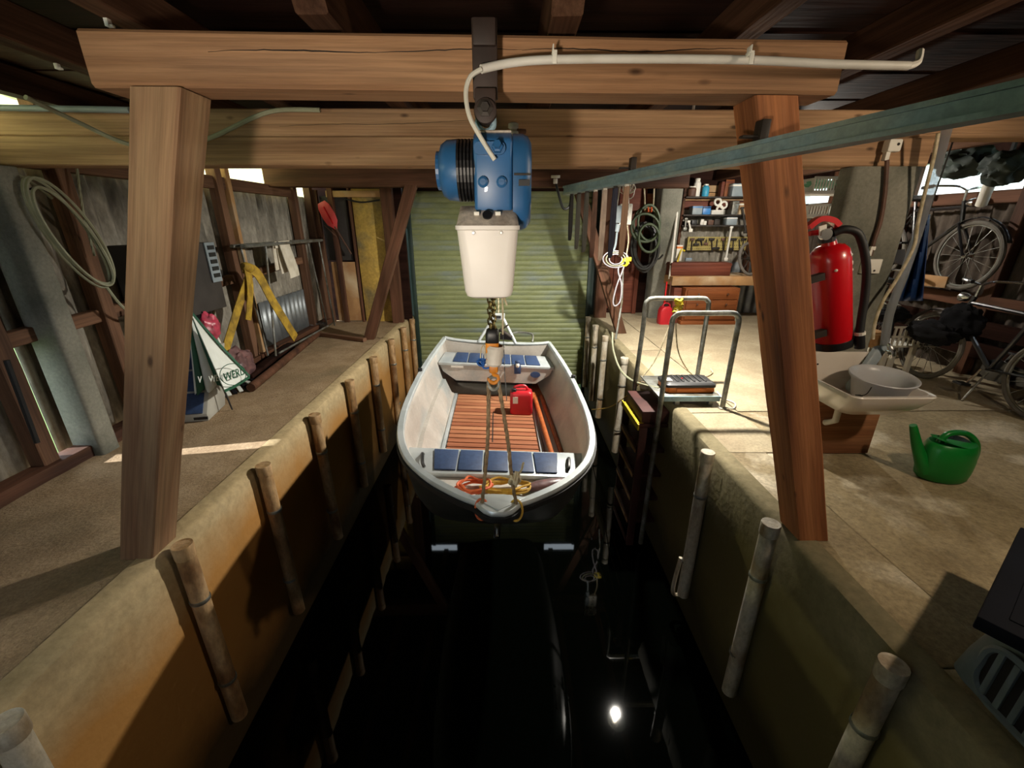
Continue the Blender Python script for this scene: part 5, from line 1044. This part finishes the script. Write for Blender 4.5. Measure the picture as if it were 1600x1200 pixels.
bc = V((2.26,2.39,zr-.085)); o = T('wash_bowl', 'pale grey round plastic bowl standing in the white sink', 'bowl', bc)
build(MB().lathe([(.0,.0),(.115,.0),(.125,.01),(.148,.115),(.165,.135),(.172,.15),(.168,.154),(.158,.15),(.14,.12),(.118,.016),(.0,.012)], bc, (-.03,-.10,1), 36, cap=False), 'bowl', M['bowl'], o, smooth=True)
build(cable([bc+V((-.12,-.09,.13)), bc+V((-.15,-.10,.07)), bc+V((-.155,-.06,.04))], .003), 'wire', M['iron'], o); build(MB().box(bc+V((-.158,-.06,.035)), (.03,.02,.02)), 'wire_clip', M['blk'], o)
o = T('downpipe', 'grey-blue plastic pipe slanting down into the white sink behind the bowl', 'pipe', at(1352,600,Y=2.45))
p0, p1, p2 = at(1378,545,Y=2.60), at(1350,586,Y=2.56), at(1338,598,Y=2.54)
build(MB().loft([[p+V((-.04,0,-.03)), p+V((.04,0,.0)), p+V((.045,.03,.03)), p+V((-.035,.03,.01))] for p in (p0, p1)]), 'chute', M['greyp'], o, bevel=.006); build(MB().lathe([(.03,-.06),(.045,-.04),(.05,.0),(.045,.03)], p2+V((.01,0,-.01)), (.3,-.5,1), 14), 'cup', M['greyp'], o, smooth=True)
o = T('tap', 'small chrome tap on the pillar above the white sink', 'tap', at(1388,552,Y=2.62)); build(cable([at(1380,540,Y=2.64), at(1385,536,Y=2.58), at(1394,546,Y=2.54), at(1396,556,Y=2.54)], .010, 8), 'spout', M['chrome'], o, smooth=True); build(MB().lathe([(.018,0),(.02,.03),(.012,.04)], at(1390,552,Y=2.60), (0,-.4,1), 12).tube([at(1384,548,Y=2.58), at(1398,552,Y=2.58)], .006, 6), 'valve', M['chrome'], o, smooth=False)
yf = 2.652
p = at(1360,416,Y=yf); o = T('socket_plate', 'white square junction plate on the grey pillar', 'socket', p); build(MB().box(p, (.115,.024,.085)), 'plate', M['label'], o, bevel=.004); build(MB().lathe([(.006,0),(.006,.003)], p+V((.02,-.013,-.025)), (0,-1,0), 8).lathe([(.004,0),(.004,.003)], p+V((-.03,-.013,-.025)), (0,-1,0), 8), 'screws', M['iron'], o)
solo(MB().tube(smooth_path([at(1386,250,Y=yf-.01), at(1383,300,Y=yf-.01), at(1376,345,Y=yf-.01), at(1366,376,Y=yf-.01), at(1360,400,Y=yf-.012)],4), .011, 8), 'wall_conduit', M['leather'], 'brownish conduit running down the grey pillar to the white junction plate', 'conduit', smooth=True)
p = at(1363,388,Y=yf-.012); solo(MB().box(p, (.03,.02,.022)).box(p+V((-.008,0,-.026)), (.016,.02,.035)), 'conduit_sleeve', M['label'], 'small white sleeve on the conduit just above the junction plate', 'sleeve', bevel=.003)
p = at(1394,228,Y=2.66); o = T('motion_sensor', 'small white sensor box on the cross beam above the grey pillar', 'sensor', p); build(MB().box(p, (.075,.05,.065)), 'case', M['label'], o, bevel=.010); build(MB().box(p+V((-.02,-.0,-.05)), (.025,.03,.05)), 'bracket', M['label'], o, bevel=.004); build(MB().lathe([(.008,0),(.006,.004)], p+V((.012,-.026,.005)), (0,-1,0), 8), 'lens', M['iron'], o)
# clear tube, yellowish cable and blue tarp right of the pillar
solo(cable([at(1480,200,Y=2.55), at(1466,250,Y=2.57), at(1450,310,Y=2.60), at(1432,370,Y=2.62), at(1412,430,Y=2.64), at(1390,490,Y=2.62), at(1382,540,Y=2.58)], .024, 10), 'transparent_tube', M['cling'], 'thick transparent tube hanging from the blue-grey rail to the sink', 'tube', smooth=True)
solo(cable([at(1466,208,Y=2.52), at(1458,250,Y=2.54), at(1444,305,Y=2.58), at(1434,350,Y=2.6), at(1428,385,Y=2.6), at(1405,430,Y=2.6), at(1380,470,Y=2.58), at(1367,505,Y=2.55), at(1364,530,Y=2.54)], .009, 8), 'yellowish_cable', M['ropepale'], 'yellowish cable hanging beside the transparent tube at the pillar', 'cable', smooth=True)
mb = MB().grid(lambda u, v: at((1440-45*u)*(1-v)+(1453-12*u)*v, 335+135*u, Y=3.3+.05*math.sin(v*14+u*3)), 16, 14)
tq = at(1450,335,Y=3.3); 
o = solo(mb, 'tarp', M['tarp'], 'blue tarpaulin hanging folded right of the grey pillar', 'tarpaulin', smooth=True, solid=.006)
build(MB().tube([tq, V((tq.x+.02,tq.y,2.44))], .006, 6), 'tie', M['blk'], o)
for k, (u, v, r_, sq, lb) in enumerate(((1505,252,.24,(.8,1.0,.62),'left'),(1572,262,.20,(.8,.8,.75),'right'))):
    c = at(u,v,X=4.45); lump('hanging_bag', M['bags'], c, r_, f'dark green bulging bag hung under the roof at the right window, {lb} one', 'bag', 30+k, sq, 2.2, .3)
    b = bpy.data.objects['hanging_bag' if k == 0 else 'hanging_bag.001']; build(MB().tube([c+V((0,0,r_*.4)), V((c.x,c.y,2.3))], .02, 6), 'loop', M['blk'], b)
a, b = at(1545,292,X=4.5), at(1533,320,X=4.6); solo(MB().tube([a+V((0,0,.1)), b], .045, 10), 'pale_post', M['white'], 'short pale board end standing before the right window', 'post', smooth=True)
# baskets and pipes behind the extinguisher
Yq = 4.6
o = T('wire_shelf', 'dark shelf on brackets holding white baskets behind the fire extinguisher', 'shelf', at(1295,345,Y=Yq)); 
a, b = at(1240,343,Y=Yq), at(1328,330,Y=Yq)
x0, x1 = a.x-.1, at(1330,340,Y=Yq).x
for z in (at(1300,338,Y=Yq).z, at(1300,302,Y=Yq).z): build(MB().span((x0,Yq-.12,z-.015), (x1,Yq+.2,z)), 'board', M['white'], o, bevel=.003)
for x in (x0+.02,x1-.02): build(MB().span((x-.015,Yq+.17,1.5), (x+.015,Yq+.2,2.44)), 'upright', M['steel'], o)
def basket(u, z, w, h, lab):
    x = at(u,320,Y=Yq).x; o = T('slotted_basket', lab, 'basket', (x,Yq,z)); build(MB().span((x-w/2,Yq-.1,z), (x+w/2,Yq+.12,z+.01)), 'base', M['white'], o)
    for i in range(int(w/.028)+1): build(MB().span((x-w/2+i*.028-.006,Yq-.105,z), (x-w/2+i*.028+.006,Yq-.095,z+h)), 'slat', M['white'], o)
    for zz in (z+.006, z+h): build(MB().span((x-w/2-.01,Yq-.108,zz-.01), (x+w/2+.01,Yq-.092,zz+.012)), 'rim', M['white'], o)
    for xx in (x-w/2,x+w/2): build(MB().span((xx-.008,Yq-.1,z), (xx+.008,Yq+.12,z+h)), 'side', M['white'], o)
z0 = at(1300,338,Y=Yq).z; z1 = at(1300,302,Y=Yq).z
basket(1283, z0+.001, .36, .10, 'white slotted basket behind the extinguisher, lower shelf'); basket(1280, z1+.001, .32, .13, 'white slotted basket behind the extinguisher, upper shelf with green cloth')
lump('green_cloth', mat('mint_cloth', '#7fbf9a', '#66a583', rough=.8, scale=6), at(1283,288,Y=Yq-.03), .10, 'pale mint green cloth lying in the upper white basket', 'cloth', 44, (1.6,.5,.4))
lump('brown_lump', M['leather'], at(1306,292,Y=Yq-.02), .07, 'small brown cloth lump beside the mint green cloth', 'cloth', 47, (.9,.6,.9))
for k, u in enumerate((1322,1328,1334)): solo(MB().tube(smooth_path([V((at(u+4,268,Y=4.3).x, 4.3, 2.42)), at(u+4,268,Y=4.3), at(u+1,295,Y=4.3), at(u-6,315,Y=4.3), at(u-14,322,Y=4.32), at(u-10,340,Y=4.32)],4), .014, 8), 'grey_pipe', M['steel'], f'grey bent pipe behind the fire extinguisher, {ORD[k]} from the left', 'pipe', smooth=True)
# ================================================================== WATERING CAN, BIN, NAVY BOX
wc = V((2.74,2.29,0.008)); o = T('watering_can', 'green plastic watering can standing on the right deck beyond the sink', 'watering can', wc)
def wr_(z, k, dx=0): return [V((wc.x+dx+p.x, wc.y+p.y, wc.z+z)) for p in [V((math.cos(a)*.150*k, math.sin(a)*.105*k, 0)) for a in [t*PI/14 for t in range(28)]]]
build(MB().loft([wr_(0,.90), wr_(.012,.97), wr_(.06,1.02), wr_(.13,1.03), wr_(.20,.98), wr_(.235,.90), wr_(.245,.84)]), 'body', M['cangreen'], o, smooth=True)
build(MB().loft([[V((p.x*1, p.y, p.z+(p.x-wc.x)*-.25)) for p in r_] for r_ in (wr_(.245,.84), wr_(.25,.70,.02), wr_(.235,.66,.02), wr_(.20,.62,.02))], cap=False), 'rim', M['cangreen'], o, smooth=True)
build(MB().lathe([(.07,0),(.07,.003)], wc+V((.03,-.0,.235)), (-.2,-.3,1), 18), 'filling_hole', M['trackdark'], o)
sp = [wc+V((-.115,-.01,.05)), wc+V((-.155,.0,.12)), wc+V((-.205,.02,.23)), wc+V((-.255,.03,.345))]
build(MB().tube(smooth_path(sp,4), [.045+(.019-.045)*i/12 for i in range(13)], 14), 'spout', M['cangreen'], o, smooth=True)
build(MB().tube(smooth_path([wc+V((-.09,0,.235)), wc+V((-.05,0,.30)), wc+V((.06,0,.30)), wc+V((.15,0,.23)), wc+V((.175,0,.13)), wc+V((.14,0,.07))],5), .018, 10), 'handle', M['cangreen'], o, smooth=True)
# bottom right corner
o = T('slatted_bin', 'charcoal plastic crate with slotted front at the right deck edge, bottom right corner', 'crate', (1.95,.85,0))
Rb = Matrix.Rotation(math.radians(-3),4,'Z'); Pb = V((1.89,.73,0)); bz = .29
def bp_(x, y, z): return Pb+Rb.to_3x3() @ V((x,y,z))
def bring(z, k, r_=.09): return [bp_(p.x, p.y, z) for p in rrect(0,0,0,.66*k,.64*k,r_,6)]
build(MB().loft([bring(.008,.96,.05), bring(.03,1,.05), bring(.12,.99,.07), bring(bz-.06,.95), bring(bz-.02,.90), bring(bz,.84), bring(bz,.74), bring(bz-.03,.71), bring(bz-.035,.68)]), 'body', M['bin'], o, smooth=True)
for i in range(9): build(MB().box(bp_(-.20+i*.05,0,bz-.018), (.028,.43,.018), Rb.to_3x3()), 'lid_slat', M['bin'], o, bevel=.004)
rc = [bp_(-.333, p.x, .145+p.y) for p in rrect(-.03,0,0,.50,.19,.06,5)]
build(MB().prism(rc, Rb.to_3x3() @ V((-.003,0,0))), 'grille_recess', M['blk'], o)
for i in range(11): build(MB().box(bp_(-.338, -.25+i*.044, .145), (.012,.018,.185), Rb.to_3x3()), 'grille_bar', M['bin'], o, bevel=.003)
build(MB().tube([bp_(-.338, p.x, .145+p.y) for p in rrect(-.03,0,0,.52,.21,.07,5)], .012, 6, True), 'grille_rim', M['bin'], o, smooth=True)
zq = .34; n0, n1, n2 = at(1527,962,Z=zq), at(1600,812,Z=zq), at(1600,1003,Z=zq)
av = (n1-n0).normalized(); bv = V((av.y,-av.x,0)); base = n0
o = T('navy_panel', 'dark navy flat box resting on the charcoal crate at the right frame edge', 'box', n0+av*.3+bv*.25)
build(MB().prism([n0-V((0,0,.05)), n0+av*.75-V((0,0,.05)), n0+av*.75+bv*.55-V((0,0,.05)), n0+bv*.55-V((0,0,.05))], (0,0,.05)), 'body', M['navy'], o, bevel=.006)
build(MB().prism([n0+av*.06+bv*.06, n0+av*.69+bv*.06, n0+av*.69+bv*.49, n0+av*.06+bv*.49], (0,0,.004)), 'lid', M['navy'], o, bevel=.002)
# ================================================================== BICYCLES
def bicycle(lab, loc, rz, tilt=0, tyre='tyre', frame='bike'):
    o = T('bicycle', lab, 'bicycle', loc, local=True); o.rotation_euler = (tilt,0,rz); wbx, R_ = 1.08, .345
    def wheel(x):
        c = V((x,0,R_)); w = build(MB().tube([c+V((math.cos(a)*(R_-.02),0,math.sin(a)*(R_-.02))) for a in [t*PI/20 for t in range(40)]], .02, 8, True), 'wheel', M[tyre], o, smooth=True)
        build(MB().tube([c+V((math.cos(a)*(R_-.045),0,math.sin(a)*(R_-.045))) for a in [t*PI/20 for t in range(40)]], .009, 6, True), 'rim', M['steel'], w, smooth=True)
        mb = MB()
        for t in range(18): mb.tube([c+V((0,(-1)**t*.03,0)), c+V((math.cos(t*PI/9)*(R_-.045),0,math.sin(t*PI/9)*(R_-.045)))], .0022, 4)
        sp_ = build(mb, 'spokes', M['steel'], w); sp_['kind'] = 'stuff'
        build(MB().lathe([(.025,-.045),(.018,-.03),(.018,.03),(.025,.045)], c, (0,1,0), 12), 'hub', M['chrome'], w, smooth=True)
        build(MB().loft([[V((x+math.cos(a)*(R_+.025),-.028,R_+math.sin(a)*(R_+.025))), V((x+math.cos(a)*(R_+.035),0,R_+math.sin(a)*(R_+.035))), V((x+math.cos(a)*(R_+.025),.028,R_+math.sin(a)*(R_+.025)))] for a in [(.12 if x > 0 else .28)*PI+t*PI*.055 for t in range(13)]], cap=False, closed=False), 'mudguard', M[frame], o, smooth=True, solid=.003)
    wheel(0); wheel(wbx)
    bb, st, hd, hd2 = V((.46,0,.29)), V((.30,0,.80)), V((.86,0,.82)), V((.90,0,.68))
    fr_ = MB().tube([bb, st+V((-.02,0,.10))], .017, 8).tube([st, hd], .017, 8).tube([bb, hd2], .019, 8).tube([hd+V((-.01,0,.06)), hd2], .02, 8)
    for s in (-1,1): fr_.tube([bb+V((0,s*.03,0)), V((0,s*.06,R_))], .010, 6).tube([st+V((0,s*.02,-.03)), V((0,s*.06,R_))], .009, 6).tube([hd2+V((0,s*.03,-.02)), V((wbx,s*.055,R_))], .012, 6)
    build(fr_, 'frame', M[frame], o, smooth=True)
    build(MB().loft([[V((x,y*k,.93+z)) for y, z in ((-.07,0),(-.05,.03),(0,.04),(.05,.03),(.07,0),(0,-.02))] for x, k in ((.14,.9),(.20,1.2),(.28,.9),(.36,.35),(.42,.25))]), 'saddle', M['rub'], o, smooth=True)
    build(MB().tube(smooth_path([V((.66,-.30,1.02)), V((.76,-.27,1.03)), V((.86,-.12,1.02)), V((.84,0,.99)), V((.86,.12,1.02)), V((.76,.27,1.03)), V((.66,.30,1.02))],5), .011, 8).tube([V((.845,0,.88)), V((.84,0,.99))], .013, 8), 'handlebar', M['chrome'], o, smooth=True)
    for s in (-1,1): build(MB().tube([V((.64,s*.30,1.02)), V((.75,s*.275,1.03))], .017, 8), 'grip', M['rub'], o, smooth=True)
    build(MB().loft([[V((x,-.05,.29+z)) for z in (-h,h)]+[V((x,-.03,.29+z)) for z in (h,-h)] for x, h in ((0,.035),(.1,.05),(.46,.10),(.56,.06))]), 'chain_guard', M[frame], o)
    for s in (-1,1):
        k = build(MB().tube([bb+V((0,s*.07,0)), bb+V((s*.05,s*.08,-s*.16))], .010, 6), 'crank', M['chrome'], o); build(MB().box(bb+V((s*.05,s*.13,-s*.16)), (.09,.09,.022)), 'pedal', M['rub'], k, bevel=.004)
    build(MB().tube([V((-.14,-.06,.74)), V((.22,-.06,.74)), V((.22,.06,.74)), V((-.14,.06,.74))], .007, 6, True).tube([V((-.1,-.06,.74)), V((0,-.07,R_))], .006, 5).tube([V((-.1,.06,.74)), V((0,.07,R_))], .006, 5), 'carrier', M['steel'], o, smooth=True)
    build(MB().lathe([(.02,-.05),(.04,-.02),(.045,.03),(.043,.035)], (.94,0,.86), (1,0,0), 14), 'head_lamp', M['chrome'], o, smooth=True)
    build(MB().tube([V((.42,.05,.27)), V((.36,.22,.01))], .009, 6), 'stand', M['steel'], o); return o
bicycle('black bicycle parked on the right deck nearest the camera, wheel cut by the frame edge', (4.28,3.10,.002), math.radians(88), math.radians(4), 'tyregrey')
bicycle('black bicycle parked farther back, behind the nearest one by the right wall', (3.95,4.45,.004), math.radians(62), math.radians(5))
bicycle('old dark bicycle hung high on the right wall below the window', (4.78,5.62,.86), math.radians(-90), 0, 'tyregrey')
for k, (u, v, X_, r_, sq, lb) in enumerate(((1455,520,4.05,.19,(.4,1.2,.6),'black saddle bag bulging over the bicycle wheels, left one'),(1500,505,4.35,.20,(.4,1.0,.9),'black saddle bag bulging over the bicycle wheels, right one'))):
    lump('saddle_bag', M['bagk'], at(u,v,X=X_), r_, lb, 'bag', 60+k, sq, 2.4, .3)
o = T('white_crate', 'white grid crate standing among the bicycles behind the pillar', 'crate', at(1400,530,Y=4.3)); c = at(1402,522,Y=4.3)
for i in range(6): build(MB().box(c+V((-.14+i*.055,-.12,0)), (.02,.012,.22)), 'slat', M['label'], o)
for dz in (-.10,0,.10): build(MB().box(c+V((0,-.12,dz)), (.32,.016,.02)), 'bar', M['label'], o)
build(MB().box(c+V((0,.03,-.10)), (.32,.28,.02)), 'base', M['label'], o); [build(MB().span((c.x+x,c.y+y,0), (c.x+x+.04,c.y+y+.04,c.z-.09)), 'foot', M['label'], o) for x in (-.16,.12) for y in (-.1,.1)]
c = at(1425,530,Y=4.25); bx('cardboard_box',1426,4.32,c.z-.08,.20,.2,.16,'plypale','brown cardboard box beside the white grid crate','box','plypale')
c = at(1432,512,Y=4.2); solo(MB().box(c, (.16,.01,.12), Euler((.3,.6,.2)).to_matrix()), 'yellow_leaflet', M['label'], 'pale yellow leaflet sticking up among the bicycles', 'paper')
solo(MB().box(at(1450,438,X=4.75), (.02,.42,.12), Euler((.0,0,.05)).to_matrix()), 'pale_plank', M['plypale'], 'short pale plank lying on the wall rail behind the bicycles', 'plank', bevel=.004)
lump('bike_cover', M['bagk'], at(1395,492,Y=4.3), .13, 'black padded bag lying over the white crate', 'bag', 51, (1.2,.8,.6))
